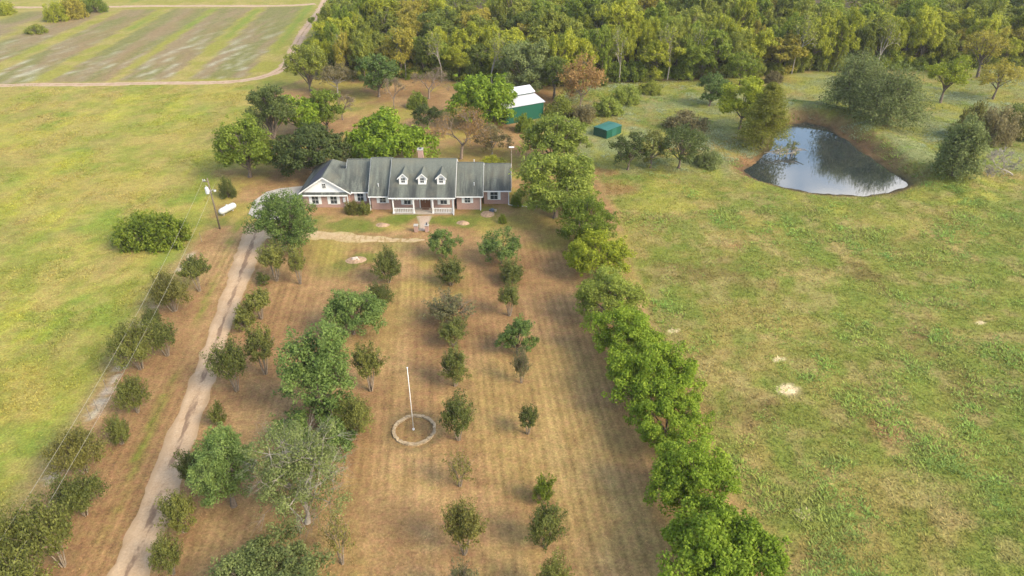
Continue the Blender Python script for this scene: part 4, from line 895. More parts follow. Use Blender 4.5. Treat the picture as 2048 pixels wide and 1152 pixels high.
window(-28.0, 99.25, .65, 1.95, 1.0); window(-30.9, 99.25, .65, 1.95, 1.0)
window(-29.2, 99.20, 3.35, 4.05, .5, 0)
# entrance
dr = part(MB().box(-14.35, -12.75, 98.84, 98.93, .15, 2.25), 'door', M['wood_door'])
for xx in (-14.28, -13.5): part(MB().box(xx, xx+.68, 98.81, 98.838, .35, 2.1), 'door_leaf', M['wood_door'], dr)
part(MB().box(-13.62, -13.57, 98.77, 98.81, 1.1, 1.25), 'handle', M['galv'], dr)
dfm = MB()
for q in ((-14.5, -14.36, .15, 2.4), (-12.74, -12.6, .15, 2.4), (-14.36, -12.74, 2.26, 2.4)): dfm.box(q[0], q[1], 98.82, 98.95, q[2], q[3])
part(dfm, 'door_frame', M['trim'])
part(MB().box(-14.1, -13.0, 98.1, 98.6, .152, .172), 'door_mat', M['wood_door'])
part(MB().box(-18.5, -8.95, 96.75, 98.88, -.2, .15), 'porch_floor', M['porch'])
bm_ = MB().box(-18.45, -9.0, 96.8, 96.98, 2.48, 2.68); part(bm_, 'porch_beam', M['trim'])
POSTS = (-18.3, -15.15, -12.2, -9.12)
for x in POSTS:
    p = MB().box(x-.09, x+.09, 96.8, 96.98, .15, 2.47); p.box(x-.13, x+.13, 96.76, 97.02, .151, .36); p.box(x-.12, x+.12, 96.77, 97.01, 2.3, 2.475); part(p, 'porch_post', M['white'])
for x0, x1 in ((POSTS[0], POSTS[1]), (POSTS[2], POSTS[3])):
    rl = part(MB().box(x0+.09, x1-.09, 96.86, 96.93, .92, 1.0).box(x0+.09, x1-.09, 96.865, 96.925, .26, .33), 'porch_railing', M['white'])
    n = 11
    for k in range(n):
        x = x0+.09+(x1-x0-.18)*(k+.5)/n; part(MB().box(x-.03, x+.03, 96.87, 96.92, .33, .92), 'baluster', M['white'], rl)
for x in np.arange(POSTS[0]+.3, POSTS[-1]-.2, .42):
    part(MB().xprism([(96.84, 2.478), (96.93, 2.478), (96.885, 2.34)], x, x+.20), 'fretwork', M['white'])
# dormers
for xc in (-16.75, -13.83, -10.91):
    yf, w, z0, zе, zp = 98.72, .62, 3.9, 5.30, 5.98
    d = part(MB().prism([(xc-w, yf, z0), (xc+w, yf, z0), (xc+w, yf, zе), (xc, yf, zp-.1), (xc-w, yf, zе)], [(xc-w, 101.2, z0), (xc+w, 101.2, z0), (xc+w, 101.2, zе), (xc, 101.2, zp-.1), (xc-w, 101.2, zе)]), 'dormer', M['siding'])
    r_ = MB()
    for s in (-1, 1):
        q = [(xc, yf-.25, zp+.04), (xc, 101.75, zp+.04), (xc+s*(w+.24), 100.7, zе-.10), (xc+s*(w+.24), yf-.25, zе-.10)]
        r_.prism(q if s < 0 else q[::-1], [(x, y, z-.10) for x, y, z in (q if s < 0 else q[::-1])])
    part(r_, 'dormer_roof', M['shingle'], d)
    for s in (-1, 1): part(MB().yprism([(xc, zp+.03), (xc+s*(w+.25), zе-.11), (xc+s*(w+.25), zе-.27), (xc, zp-.13)], yf-.30, yf-.253), 'rake_board', M['trim'], d)
    wf = MB(); zc0, zc1, hw = 4.45, 5.2, .28
    for q in ((xc-hw-.05, xc-hw, zc0-.05, zc1+.05), (xc+hw, xc+hw+.05, zc0-.05, zc1+.05), (xc-hw, xc+hw, zc1, zc1+.05), (xc-hw, xc+hw, zc0-.05, zc0), (xc-hw, xc+hw, 4.81, 4.85), (xc-.018, xc+.018, zc0, zc1)): wf.box(q[0], q[1], yf-.045, yf-.002, q[2], q[3])
    part(wf, 'window_frame', M['trim'], d)
    for s in (-1, 1):
        for za, zb in ((zc0, 4.81), (4.85, zc1)):
            xa, xb = sorted((xc+s*.018, xc+s*hw)); part(MB().box(xa, xb, yf-.02, yf-.003, za, zb), 'pane', M['glass'], d)
ch = part(MB().box(-15.0, -14.2, 104.4, 105.2, 4.5, 7.5), 'chimney', M['brick']); part(MB().box(-15.06, -14.14, 104.34, 105.26, 7.5, 7.66), 'chimney_cap', M['concrete'], ch)
part(MB().box(-14.8, -14.4, 104.6, 105.0, 7.66, 7.74), 'flue', M['dark'], ch)
for x, y, z in ((-5.9, 99.6, 3.6), (-20.8, 99.4, 3.5), (-6.0, 103.3, 5.9)):
    part(MB().tube([(x, y, z-.1), (x, y, z+.45)], .06, 8).tube([(x, y, z+.45), (x, y, z+.5)], .085, 8), 'vent_pipe', M['white_metal'])
for x, y, zt in ((-22.15, 98.42, 2.4), (-4.92, 98.42, 2.4), (-.52, 100.52, 2.4), (-9.0, 96.72, 2.7), (-25.75, 99.17, 2.3)):
    part(MB().box(x-.06, x+.06, y-.08, y-.005, .1, zt).box(x-.06, x+.06, y-.45, y-.081, .08, .18), 'downspout', M['trim'])
part(MB().tube([(-.5, 100.1, .1), (.6, 99.7, .06), (2.4, 99.5, .05), (4.6, 99.4, .05)], .06, 6), 'drain_pipe', M['white'])
mtr = part(MB().box(-26.5, -26.15, 99.05, 99.24, 1.0, 1.75), 'meter_box', M['plastic']); part(MB().tube([(-26.32, 99.15, .0), (-26.32, 99.15, 1.0)], .035, 6), 'conduit', M['plastic'], mtr)

for k, (x, y) in enumerate(((-14.15, 91.0), (-12.55, 91.0))):
    p = empty('brick_pillar', (x, y, 0)); tag(p, ('brick pillar with white cap at the garage side of the front walk end', 'brick pillar with white cap on the far side of the front walk end')[k], 'pillar', 'pillars at the front walk')
    MB().box(x-.27, x+.27, y-.27, y+.27, -.1, 1.0).build('shaft', M['brick'], p); c_ = MB().box(x-.33, x+.33, y-.33, y+.33, 1.0, 1.1).build('cap', M['concrete'], p)
    if k: MB().box(x-.07, x+.07, y-.07, y+.07, 1.1, 1.4).box(x-.10, x+.10, y-.10, y+.10, 1.4, 1.45).build('lantern', M['dark'], p)

# ---------------------------------------------------------------- barn and shed
c30, s30 = math.cos(R(30)), math.sin(R(30))
barn = empty('metal_barn', (6.65, 143.5, 0), R(30)); tag(barn, 'green metal barn with white raised-centre roof half hidden behind trees', 'barn')
def lpart(mb_, name, mat, parent, root): return mb_.build(name, mat, parent, (0, 0, 0))
LB = -9.0   # local: x from LB..0 along the front, y back
lpart(MB().xprism([(0, -.1), (0, 3.35), (4.1, 4.0), (4.1, 4.5), (6.1, 5.3), (8.1, 4.5), (8.1, 4.0), (12.2, 3.35), (12.2, -.1)], LB, 0), 'wall', M['green_metal'], barn, barn)
for q in ([(-.25, 3.42), (4.05, 4.12), (4.05, 4.2), (-.25, 3.5)], [(12.45, 3.42), (8.15, 4.12), (8.15, 4.2), (12.45, 3.5)]):
    lpart(MB().xprism(q, LB-.2, .25), 'side_roof', M['white_roof'], barn, barn)
lpart(MB().xprism([(3.75, 4.5), (6.1, 5.42), (8.45, 4.5), (8.45, 4.58), (6.1, 5.52), (3.75, 4.58)], LB-.2, .25), 'raised_roof', M['white_roof'], barn, barn)
shed = empty('metal_shed', (18.55, 130.5, 0), R(45)); tag(shed, 'low dark green metal storage shed standing in the weeds', 'shed')
sw = 3.3; sl_ = 4.7
lpart(MB().box(0, sl_, 0, sw, -.1, 1.6), 'wall', M['green_metal'], shed, shed)
lpart(MB().xprism([(-.08, 1.605), (-.08, 1.66), (sw*.5, 1.78), (sw+.08, 1.66), (sw+.08, 1.605), (sw*.5, 1.72)], -.08, sl_+.08), 'roof', M['green_roof'], shed, shed)
for k in range(1, 8): lpart(MB().box(-.03, -.004, .03, sw-.03, k*.2-.02, k*.2+.02), 'rib', M['green_metal'], shed, shed)
lpart(MB().box(sl_*.35, sl_*.65, -.035, -.004, .05, 1.5), 'door', M['green_roof'], shed, shed)

# ---------------------------------------------------------------- power pole, wires, tank, lamp, flagpole
px_, py_ = -43.48, 91.8
pp = empty('utility_pole', (px_, py_, 0)); tag(pp, 'leaning wooden utility pole with grey transformer and lamp arm beside the gas tank', 'utility pole')
MB().tube([(px_, py_, -.3), (px_, py_, 4), (px_-.03, py_, 8.1)], [.13, .115, .09], 8).build('pole', M['pole'], pp, smooth=True)
MB().tube([(px_-.42, py_-.12, 5.75), (px_-.42, py_-.12, 5.85), (px_-.42, py_-.12, 6.65), (px_-.42, py_-.12, 6.75)], [.22, .27, .27, .2], 12).build('transformer', M['white_metal'], pp, smooth=False)
MB().tube([(px_-.42, py_-.12, 6.75), (px_-.42, py_-.12, 7.05)], [.06, .03], 8).build('bushing', M['white_metal'], pp)
MB().box(px_-.2, px_, py_-.09, py_-.03, 6.0, 6.4).build('bracket', M['galv'], pp)
la = MB().tube([(px_, py_-.05, 6.1), (px_+.4, py_-.3, 6.45), (px_+.8, py_-.5, 6.5)], .035, 6).build('lamp_arm', M['white_metal'], pp)
MB().tube([(px_+.8, py_-.5, 6.56), (px_+.86, py_-.53, 6.48), (px_+.9, py_-.55, 6.3)], [.10, .2, .16], 10).build('lamp_head', M['white_metal'], la)
ia = MB().box(px_-.75, px_+.05, py_-.05, py_+.05, 7.55, 7.65).build('crossarm', M['pole'], pp)
for dx in (-.7, -.45): MB().tube([(px_+dx, py_, 7.65), (px_+dx, py_, 7.75), (px_+dx, py_, 7.95)], [.04, .07, .05], 8).build('insulator', M['white_metal'], ia)
for k, (dx, z0, lab) in enumerate(((-.7, 7.8, 'upper overhead power line running from the pole along the old fence'), (.9, 7.3, 'lower overhead power line running beside the upper one over the crape myrtles'))):
    pts = []
    for i in range(41):
        t = i/40; pts.append((px_+dx+(-33.0-px_+.3*k-dx*.2)*t, py_+(8-py_)*t, z0-.2*t-4*(2.6-.1*k)*t*(1-t)))
    tag(MB().tube(pts, .010, 5).build('power_line', M['wire']), lab, 'power line', 'power lines')
tk = empty('gas_tank', (-44.1, 97.2, 0)); tag(tk, 'white horizontal gas tank lying in the grass beside the utility pole', 'gas tank')
ax = Vector((.45, .89, 0)).normalized(); c0 = Vector((-44.1, 97.2, .78)); prof = [(-1.62, .05), (-1.58, .22), (-1.48, .36), (-1.3, .46), (-1.1, .49), (1.1, .49), (1.3, .46), (1.48, .36), (1.58, .22), (1.62, .05)]
MB().tube([c0+ax*a for a, _ in prof], [r for _, r in prof], 18).build('tank_body', M['tank'], tk, smooth=True)
dm = c0+Vector((0, 0, .45)); MB().tube([dm, dm+Vector((0, 0, .14)), dm+Vector((0, 0, .2))], [.2, .2, .12], 12).build('valve_dome', M['tank'], tk, smooth=True)
for a in (-.9, .9):
    q = c0+ax*a; MB().tube([q+Vector((0, 0, -.78)), q+Vector((0, 0, -.3))], .12, 6).build('leg', M['concrete'], tk)
yl = empty('yard_lamp', (-.1, 107.0, 0)); tag(yl, 'tall wooden pole with white lamp head behind the end wing', 'lamp')
MB().tube([(-.1, 107.0, -.2), (-.1, 107.0, 7.0)], [.11, .08], 8).build('pole', M['bark_pale'], yl); MB().box(-.5, .35, 106.85, 107.1, 7.0, 7.14).build('lamp_head', M['white'], yl)
fp = empty('flagpole', (-9.53, 49.37, 0)); tag(fp, 'slim white bare flagpole standing inside the stone ring', 'flagpole')
MB().tube([(-9.53, 49.37, -.2), (-9.53, 49.37, 4), (-9.53, 49.37, 7.55)], [.045, .038, .028], 10).build('pole', M['flag'], fp, smooth=True)
MB().tube([(-9.53, 49.37, 7.54+z) for z in (0, .04, .09, .13)], [.03, .07, .07, .02], 8).build('finial', M['white'], fp); MB().tube([(-9.53, 49.37, -.02), (-9.53, 49.37, .12)], .12, 10).build('collar', M['flag'], fp)
rcx, rcy, rr = -9.43, 49.25, 1.96
ring = empty('stone_ring', (rcx, rcy, 0)); tag(ring, 'circular border of tan stones around the flagpole on the mown lawn', 'stone ring')
rg = random.Random(4); NST = 46
for k in range(NST):
    a = 2*math.pi*k/NST; r = rr+rg.uniform(-.04, .04); w = rg.uniform(.15, .19); l = 2*math.pi*rr/NST/2*rg.uniform(.9, .99); hh = rg.uniform(.14, .22); m_ = MB()
    q = []
    for dr_, dl in ((-w, -l), (-w, l), (w, l), (w, -l)):
        aa = a+dl/rr; q.append(((r+dr_*rg.uniform(.85, 1.1))*math.cos(aa), (r+dr_)*math.sin(aa)))
    tp = [(x*1.0+(-x/rr)*.02*(1 if math.hypot(x, y) > rr else -1), y, hh+rg.uniform(-.02, .02)) for x, y in q]
    m_.prism([(rcx+x, rcy+y, -.03) for x, y in q], [(rcx+x, rcy+y, z) for x, y, z in tp]); m_.build('stone', M['stone'], ring)

# mounds and small yard things
def mound(name, x, y, r, h, mat, label, cat, seed=0, stones=0):
    rgn = np.random.RandomState(seed); nr, ns = 5, 18; V = [(0, 0, h)]; F = []; C_ = []
    for i in range(1, nr+1):
        for k in range(ns):
            a = 2*math.pi*k/ns; q = r*i/nr*(1+.12*math.sin(2*a+seed)+rgn.normal(0, .04)); V.append((q*math.cos(a), q*.85*math.sin(a), h*(1-(i/nr)**1.6)-.02*(i == nr)+rgn.normal(0, .015)*(i < nr)))
    f = [(0, 1+k, 1+(k+1) % ns) for k in range(ns)]
    for i in range(nr-1):
        for k in range(ns): a = 1+i*ns+k; b_ = 1+i*ns+(k+1) % ns; f.append((a, a+ns, b_+ns, b_))
    me = bpy.data.meshes.new(name); me.from_pydata(V, [], f); me.shade_smooth(); e = obj(name, me, mat, None, (x, y, 0)); tag(e, label, cat)
    for k in range(stones):
        a = rgn.rand()*6.28; q = r*.35*rgn.rand(); s_ = rgn.uniform(.15, .34); m_ = MB(); pr = [(math.cos(t)*s_*rgn.uniform(.8, 1.2), math.sin(t)*s_*.7*rgn.uniform(.8, 1.2)) for t in np.arange(0, 6.2, .9)]
        m_.prism([(u+q*math.cos(a), v+q*math.sin(a), h*.6) for u, v in pr], [(u*.6+q*math.cos(a), v*.6+q*math.sin(a), h+s_*.5) for u, v in pr]); m_.build('rock', M['rock'], e, (0, 0, 0))
    return e
mound('dirt_mound', *(-21.44, 82.48), 1.35, .28, M['soil'], 'pale earth mound with rocks on the front lawn below the circular drive', 'mound', 1, 6)
mound('planting_mound', *(-19.49, 93.11), 1.0, .22, M['soil'], 'bare earth planting ring on the lawn left of the front walk', 'mound', 2)
mound('planting_mound', *(-7.42, 93.78), 1.0, .25, M['soil'], 'bare earth planting ring on the lawn right of the front walk', 'mound', 3)
mound('planting_mound', *(-3.8, 96.88), 1.3, .25, M['soil'], 'larger earth mound in front of the end wing wall', 'mound', 5)
xg, yg = (-3.04, 97.6)
pot = empty('garden_pot', (xg, yg, 0)); tag(pot, 'dark glazed pot cluster ornament near the end wing', 'pot')
for k, (dx, dy, s_) in enumerate(((0, 0, .3), (.42, .1, .22), (-.35, .15, .2))):
    MB().tube([(xg+dx, yg+dy, .0), (xg+dx, yg+dy, s_*.8), (xg+dx, yg+dy, s_*1.6), (xg+dx, yg+dy, s_*1.75)], [s_*.55, s_*.95, s_*.85, s_], 10).build('pot_body', M['planter' if k != 1 else 'rock'], pot, smooth=True)
# fence posts left along the old line
fl = [(*(-41.46, 50.84), 'thin leaning metal post at the lower end of the grey bare strip'), (*(-41.4, 52.0), 'thin metal post just above the lower end of the grey bare strip'), (*(-42.02, 55.05), 'thin metal post in the middle of the grey bare strip'), (*(-44.61, 87.71), 'thin post at the upper end of the old fence line')]
for k, (x, y, lab) in enumerate(fl):
    tag(MB().tube([(x, y, -.1), (x+.06*(k % 3-1), y+.03, 1.5)], .03, 5).build('fence_post', M['greywood']), lab, 'fence post', 'old fence posts')
# broken dock at the pond
dk = empty('broken_dock', (*(50.8, 123.15), -.7)); tag(dk, 'collapsed grey wooden dock at the pond edge under the cypress', 'dock')
dx0, dy0 = (50.8, 123.15); rg = random.Random(9)
for k in range(5): x = dx0-1.2+k*.95; y = dy0+.5*math.sin(k*2); MB().tube([(x, y, -1.6), (x+rg.uniform(-.15, .15), y, rg.uniform(.4, 1.2))], .08, 6).build('dock_post', M['bark_dead'], dk)
for k in range(14):
    x = dx0-2.2+k*.42; y = dy0+rg.uniform(-.7, .7); a = rg.uniform(-.9, .9); L = rg.uniform(.9, 1.7); zt = rg.uniform(.0, .7)
    MB().tube([(x-math.cos(a)*L, y-math.sin(a)*L, zt-.2), (x+math.cos(a)*L, y+math.sin(a)*L, zt+rg.uniform(-.1, .4))], .07, 4).build('dock_plank', M['bark_dead'], dk)

# ---------------------------------------------------------------- plant everything
MV = {0: (myrtle(1, 4, 1.8, lm='myrtle', sprays=110, lv=62, leaf=.09), (4, 1.8)), 1: (myrtle(2, 4, 1.8, sprays=110, lv=62, leaf=.09, tf=.33), (4, 1.8)), 2: (myrtle(3, 4, 1.9, sprays=105, lv=60, leaf=.09, stems=5), (4, 1.9)), 3: (myrtle(4, 4, 1.7, sprays=115, lv=66, leaf=.09, tf=.22), (4, 1.7)),
      'w': (myrtle(5, 4.2, 2.5, sprays=150, lv=66, leaf=.095, tf=.36, dome=.95), (4.2, 2.5)), 'v': (myrtle(6, 4.5, 1.6, sprays=90, lv=60, leaf=.09, tf=.46), (4.5, 1.6)), 'u': (myrtle(7, 3.6, 1.6, sprays=75, lv=70, tf=.55), (3.6, 1.6)),
      's': (myrtle(8, 2.4, 1.2, sprays=60, lv=60, tf=.18, leaf=.09), (2.4, 1.2)), 'p': (myrtle(9, 4.5, 1.8, sprays=70, lv=17, tf=.4), (4.5, 1.8)), 'd': (myrtle(10, 4, 2.0, sprays=90, lv=55, tf=.3, dead=.35), (4, 2.0))}
for k, (x, y, h, r, lm, v, lab) in enumerate(MYRTLES):
    me, base = MV[v]; plant('crape_myrtle', me, x, y, h*.97, r*.86, base, lab, 'tree', 'crape myrtles planted in rows', lm, seed=k)
for k, (x, y, h, r, kw, lab) in enumerate(GROVE):
    plant('live_oak' if kw['lm'] == 'oak' and 'oak' in lab else 'elm_tree' if 'elm' in lab else 'ash_tree' if 'ash' in lab else 'broadleaf_tree', broadleaf(100+k, h, r, **(kw if y < 100 else dict(kw, lv=int(kw['lv']*.72), leaf=kw['leaf']*1.18))), x, y, h, r, (h, r), lab, seed=k)
for k, (x, y, h, r, kw, lab) in enumerate(BARE): plant('bare_tree', bare(200+k, h, r, **kw), x, y, h, r, (h, r), lab, seed=k)
for k, (x, y, h, r, lm, lab) in enumerate(WILLOWS): plant('willow', willow(300+k, h, r, lm, fronds=190, lv=95, leaf=.23, dead=.12 if k == 2 else .03), x, y, h, r, (h, r), lab, seed=k)
x, y, h, r = 47.56, 126.04, 12.4, 4.28
plant('bald_cypress', cypress(310, h, r*1.22), x, y, h, r, (h, r), 'olive-gold bald cypress leaning over the pond edge beside the dock')
x, y, h, r = 52.93, 124.45, 4.04, 1.59
plant('pond_sapling', shrub(311, h, r, 'cypress', n=26, lv=40), x, y, h, r, (h, r), 'small yellow-green sapling at the waterline beside the dock', 'sapling')
SV = [(shrub(320, 2.5, 2.2, n=75, lv=75), (2.5, 2.2)), (shrub(321, 2.2, 1.8, n=65, lv=70), (2.2, 1.8)), (shrub(322, 2.0, 2.0, n=60, lv=60, dead=.12), (2.0, 2.0))]
for k, (x, y, h, r, lm, v, lab) in enumerate(SHRUBS): plant('shrub', SV[v][0], x, y, h, r, SV[v][1], lab, 'bush', lm=lm, seed=k)
# fallen dead tree by the willow bush
ft = bare(330, 6, 3.4, lv=0, levels=6, spread=.8, wm='bark_dead', lm='brown', wr=.009, trunk=.14)
x, y = (86.65, 111.92); fe = plant('fallen_tree', ft, x, y, 6, 3.6, (6, 3.4), 'grey leafless fallen tree lying in the meadow beyond the pond', 'fallen tree'); fe.rotation_euler = (R(8), R(-58), R(-12)); fe.location.z = .3

# ---------------------------------------------------------------- the wood
rg = np.random.RandomState(77); FV = []
for k in range(8):
    tf = (.26, .16, .28, .12, .2, .14, .24, .10)[k]
    FV.append(broadleaf(400+k, 13, 5.2, tf=tf, lobes=17, clumps=6, lv=112, leaf=.20, irregular=.5, lobe_r=.34, zmin=-.7, drop=.8, wm='bark_pale' if k % 3 == 0 else 'bark', wood_r=.02, low=9, dead=.05 if k % 3 == 0 else .0))
cand = np.stack([rg.uniform(-85, 265, 9000), rg.uniform(150, 258, 9000)], 1)
sdw = sdist(WOOD, cand[:, 0], cand[:, 1]); cand = cand[sdw < -1.5]; sdw = sdw[sdw < -1.5]
order = np.argsort(cand[:, 1]); keep = []
for i in order:
    c = cand[i]; d = 5.2 if sdw[i] > -13 else 7.6
    if all((c[0]-k[0])**2+(c[1]-k[1])**2 > d*d for k in keep): keep.append((c[0], c[1], sdw[i]))
KINDS = [('f_olive', 'olive green tree with pale stems in the wood behind the farm', .34), ('f_yell', 'yellow-green tree among the crowns of the wood', .32), ('f_ochre', 'ochre-tinged autumn tree among the crowns of the wood', .17), ('f_dark', 'dark green tree in the shade of the wood', .09), ('f_green', 'fresh green tree among the crowns of the wood', .14)]
front = [k for k in keep if k[1] < 226]; nf = 0; rest = []
pr = np.array([k[2] for k in KINDS]); pr /= pr.sum()
for x, y, s_ in keep:
    inview = abs(x) < (y*.848+22)*.78+12
    kd = rg.choice(5, p=pr); r = rg.uniform(3.4, 6.9); h = rg.uniform(8.5, 16.5)
    if s_ > -13: r *= .78; h *= .92
    if x < 10: h *= .82
    if not inview or y > 228 or nf >= 290: rest.append((x, y, h, r)); continue
    lm, lab, _ = KINDS[kd]; nf += 1
    lab = (('olive green', 'yellow-green', 'ochre-tinged', 'dark green', 'fresh green')[kd] + ' woodland tree ' + ('at the near edge' if s_ > -8 else 'in the second rank' if s_ > -17 else 'deep in the crowns') + ' of the wood '
           + ('beside the field track' if x < -45 else 'behind the garage' if x < -22 else 'behind the main roof' if x < 0 else 'behind the barn' if x < 22 else 'behind the green shed' if x < 45 else 'behind the cypress' if x < 68 else 'behind the willows' if x < 95 else 'towards the far right'))
    plant('woodland_tree', FV[rg.randint(8)], x, y, h, r, (13, 5.2), lab, 'tree', 'trees of the wood behind the farm', lm, seed=nf)
bt = bare(450, 11, 3.2, lv=700, leaf=.22, wm='bark_dead', lm='f_olive', wr=.016, trunk=.24, spread=.5, clump=.6, levels=5)
for k, (x, y, h, lab) in enumerate(((*(-41.15, 177.33), 10, 'pale bare-limbed tree at the wood edge behind the live oak'), (*(-26.55, 177.33), 11, 'pale forked bare tree at the wood edge behind the main roof'), (*(-17.34, 173.61), 11, 'pale slim bare tree at the wood edge left of the barn tree'), (*(-4.72, 167.41), 12, 'tall pale-stemmed tree at the wood edge left of the grey-green one'), (*(26.32, 173.61), 12, 'pale bare tree in the dark wood edge above the shed'), (*(38.69, 176.38), 12, 'thin pale bare tree in the dark wood edge right of the bright bush'), (*(47.12, 177.33), 11, 'leaning pale bare tree in the wood edge left of the pond trees'), (*(71.3, 181.19), 13, 'tan bare tree at the wood edge above the pond'), (*(93.52, 183.17), 12, 'pale-limbed tree at the wood edge behind the willows'))):
    plant('bare_tree', bt, x, y-3, h*1.1, h*.3, (11, 3.2), lab, seed=k+40)
# scrub along the foot of the wood
fe_ = [(-47.96, 171.79), (-37.75, 172.7), (-21.8, 174.52), (-2.93, 169.14), (9.11, 165.7), (20.07, 167.41), (34.12, 171.79), (57.26, 174.98), (73.84, 179.24), (95.68, 182.18), (113.88, 182.18), (135.02, 185.19), (190, 190)]
fe_ = np.array(fe_); fl_ = np.concatenate([[0], np.cumsum(np.hypot(*np.diff(fe_, axis=0).T))])
for k, t in enumerate(np.arange(2, fl_[-1]-2, 4.6)):
    x = np.interp(t, fl_, fe_[:, 0])+rg.normal(0, .8); y = np.interp(t, fl_, fe_[:, 1])+rg.uniform(.5, 4.5); lm = rg.choice(['f_olive', 'f_dark', 'f_green', 'shrub', 'myrtle_ol'], p=[.3, .3, .15, .12, .13]); v = rg.randint(3)
    lab = {'f_olive': 'olive', 'f_dark': 'dark green', 'f_green': 'fresh green', 'shrub': 'light green', 'myrtle_ol': 'brownish'}[lm] + ' scrub bush at the foot of the wood ' + ('beside the field track' if x < -45 else 'behind the garage' if x < -22 else 'behind the main roof' if x < 0 else 'behind the barn' if x < 22 else 'behind the green shed' if x < 45 else 'behind the cypress' if x < 68 else 'behind the willows' if x < 95 else 'towards the far right')
    plant('woodland_bush', SV[v][0], x, y, rg.uniform(2.6, 5.2), rg.uniform(2., 3.4), SV[v][1], lab, 'bush', 'scrub along the foot of the wood', lm, seed=k+70)
# trees too deep in the wood to tell apart: one mass of simple crowns
tb = TB(500)
for x, y, h, r in rest:
    tb.tube([(x, y, 0), (x, y, h*.6)], .2, .1, 3)
    for d in fib_dirs(26, tb.r, -.1, .3): tb.cloud((x+d[0]*r*.75, y+d[1]*r*.75, h*.62+d[2]*h*.32), r*.34, 9, .55)
dw = obj('deep_wood', tb.crown('deep_wood', M['f_olive'])); tag(dw, 'unbroken mass of crowns deep in the wood', kind='stuff')

# ---------------------------------------------------------------- grass and weeds
def mk_grass():
    m, nt, b = new_mat('grass_blades'); at = N(nt, 'ShaderNodeAttribute', attribute_name='col'); nt.links.new(at.outputs['Color'], b.inputs['Base Color'])
    b.inputs['Roughness'].default_value = .8; b.inputs['Specular IOR Level'].default_value = .1
    t = nt.nodes.new('ShaderNodeBsdfTranslucent'); nt.links.new(at.outputs['Color'], t.inputs[0]); mx = nt.nodes.new('ShaderNodeMixShader'); mx.inputs[0].default_value = .3
    nt.links.new(b.outputs[0], mx.inputs[1]); nt.links.new(t.outputs[0], mx.inputs[2]); nt.links.new(mx.outputs[0], nt.nodes['Material Output'].inputs[0]); return m
M['grass'] = mk_grass()
def tufts(name, label, x, y, h, w, nb, col, seed, lean=.5):
    rg = np.random.RandomState(seed); n = len(x); z = ground_z(x, y)
    c = np.repeat(np.stack([x, y, z], 1), nb, 0); hh = np.repeat(h, nb)*rg.uniform(.6, 1.2, n*nb); ww = np.repeat(w, nb)*rg.uniform(.7, 1.3, n*nb)
    a = rg.rand(n*nb)*6.283; c[:, 0] += np.cos(a)*ww*.5; c[:, 1] += np.sin(a)*ww*.5
    d = np.stack([np.cos(a), np.sin(a), 0*a], 1); s = np.stack([-np.sin(a), np.cos(a), 0*a], 1)
    tip = c + d*(hh*lean*rg.uniform(.3, 1.4, n*nb))[:, None]; tip[:, 2] += hh
    V = np.stack([c-s*ww[:, None]*.4, c+s*ww[:, None]*.4, tip], 1).reshape(-1, 3); V[:, 2] -= .01
    me = mesh_np(name, V, np.arange(len(V)), 3)
    cc = np.repeat(np.repeat(col*rg.uniform(.75, 1.3, (n, 1)), nb, 0)*rg.uniform(.85, 1.15, (n*nb, 1)), 3, 0)
    a1 = me.attributes.new('col', 'FLOAT_COLOR', 'POINT'); a1.data.foreach_set('color', np.concatenate([np.clip(cc, 0, 1), np.ones((len(cc), 1))], 1).astype(np.float32).ravel())
    o = obj(name, me, M['grass']); return tag(o, label, kind='stuff')
def scatter(n, x0, x1, y0, y1, seed, p=1.6):
    rg = np.random.RandomState(seed); y = y0 + (y1-y0)*rg.rand(n)**p; x = rg.uniform(x0, x1, n); m = (np.abs(x) < (y*.848+25)*.78+3); return x[m], y[m]
# pasture
x, y = scatter(150000, -130, 0, 32, 168, 1, 1.3); sl = sdist(LAWN, x, y); m = sl > .4; x, y = x[m], y[m]; col, _ = ground_col(x, y)
dn = fbm(x, y, 5, 81); m = np.random.RandomState(2).rand(len(x)) < sstep(.3, .6, dn)*.9+.1; x, y, col, dn = x[m], y[m], col[m], dn[m]
tufts('pasture_grass', 'yellow-green hay grass of the pasture', x, y, .07+.12*sstep(.4, .75, dn), np.full(len(x), .14), 3, col*1.35, 3, 1.6)
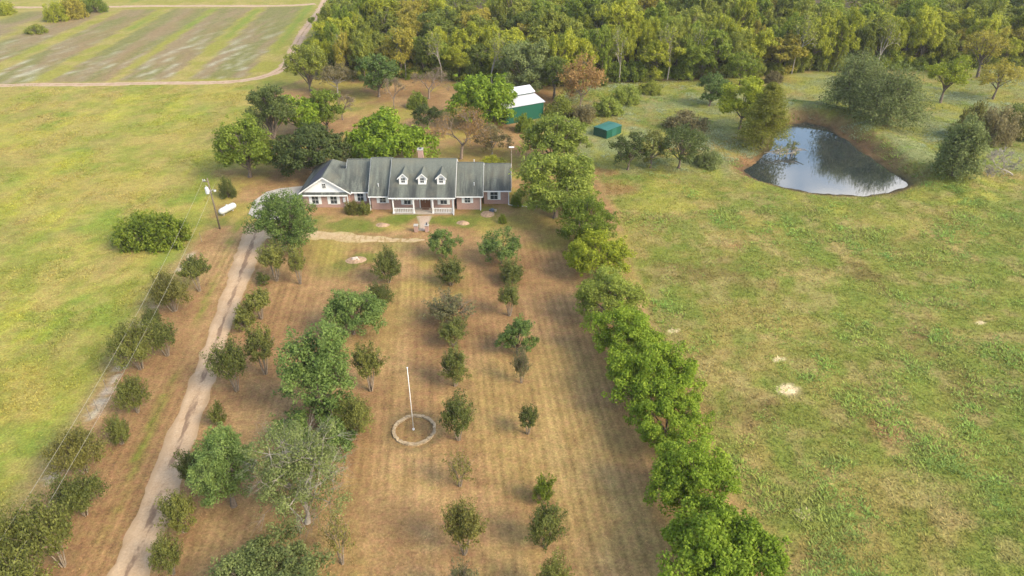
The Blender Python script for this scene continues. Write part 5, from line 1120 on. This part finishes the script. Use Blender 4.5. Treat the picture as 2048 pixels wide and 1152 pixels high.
# meadow
x, y = scatter(190000, 0, 150, 32, 175, 5, 1.35); sl = sdist(LAWN, x, y); pd = sdist(POND, x, y); wd = sdist(WOOD, x, y); m = (sl > .3) & (pd > 1.0) & (wd > 0); x, y = x[m], y[m]; col, _ = ground_col(x, y)
tufts('meadow_grass', 'rough mixed grass of the meadow', x, y, .07+.18*fbm(x, y, 3, 82), np.full(len(x), .13), 3, col*1.4, 6, 1.4)
# leafy weeds in patches
x, y = scatter(260000, 0, 150, 32, 172, 8, 1.3); sl = sdist(LAWN, x, y); pd = sdist(POND, x, y); wd = sdist(WOOD, x, y)
f = .55*fbm(x, y, 2.4, 83, 4)+.45*fbm(x, y, 8, 87, 4)+.2*(fbm(x, y, 24, 84)-.5); m = (sl > .8) & (pd > 1.5) & (wd > 0) & (f > .52-.05*np.random.RandomState(4).rand(len(x))); x, y, f = x[m], y[m], f[m]
g = np.stack([.115+.10*fbm(x, y, 3, 85), .165+.09*fbm(x, y, 3, 86), np.full(len(x), .045)], 1); fr_ = (sstep(108, 118, y)*sstep(.45, .55, fbm(x, y, 9, 33)))[:, None]; g = g*(1-fr_)+np.array([.20, .23, .13])*fr_
tufts('meadow_weeds', 'patches of bright green leafy weeds in the meadow', x, y, .08+.24*sstep(.52, .68, f), np.full(len(x), .15), 3, g*1.4, 9, 1.5)
# sparse tufts and dry leaves on the lawn
x, y = scatter(26000, -45, 25, 32, 165, 12, 1.2); sl = sdist(LAWN, x, y); dv = ldist(DRIVE, x, y); hs = (x > -34) & (x < 0) & (y > 96) & (y < 110); m = (sl < -.2) & (dv > 2.2) & ~hs; x, y = x[m], y[m]; col, _ = ground_col(x, y)
tufts('lawn_grass', 'short dry grass tufts of the mown lawn', x, y, np.full(len(x), .05), np.full(len(x), .16), 3, col*1.4, 13, 1.5)

# ---------------------------------------------------------------- thin evening haze
hz = bpy.data.materials.new('haze_air'); hz.use_nodes = True; hn = hz.node_tree; hn.nodes.clear()
ho = hn.nodes.new('ShaderNodeOutputMaterial'); hv = hn.nodes.new('ShaderNodeVolumePrincipled')
hv.inputs['Color'].default_value = (.95, .95, .92, 1); hv.inputs['Density'].default_value = .00012; hv.inputs['Anisotropy'].default_value = .1
hn.links.new(hv.outputs[0], ho.inputs['Volume'])
tag(MB().box(-3200, 3200, -1700, 4200, -6, 48.5).build('haze', hz), 'thin pale evening haze over the farm', kind='stuff')
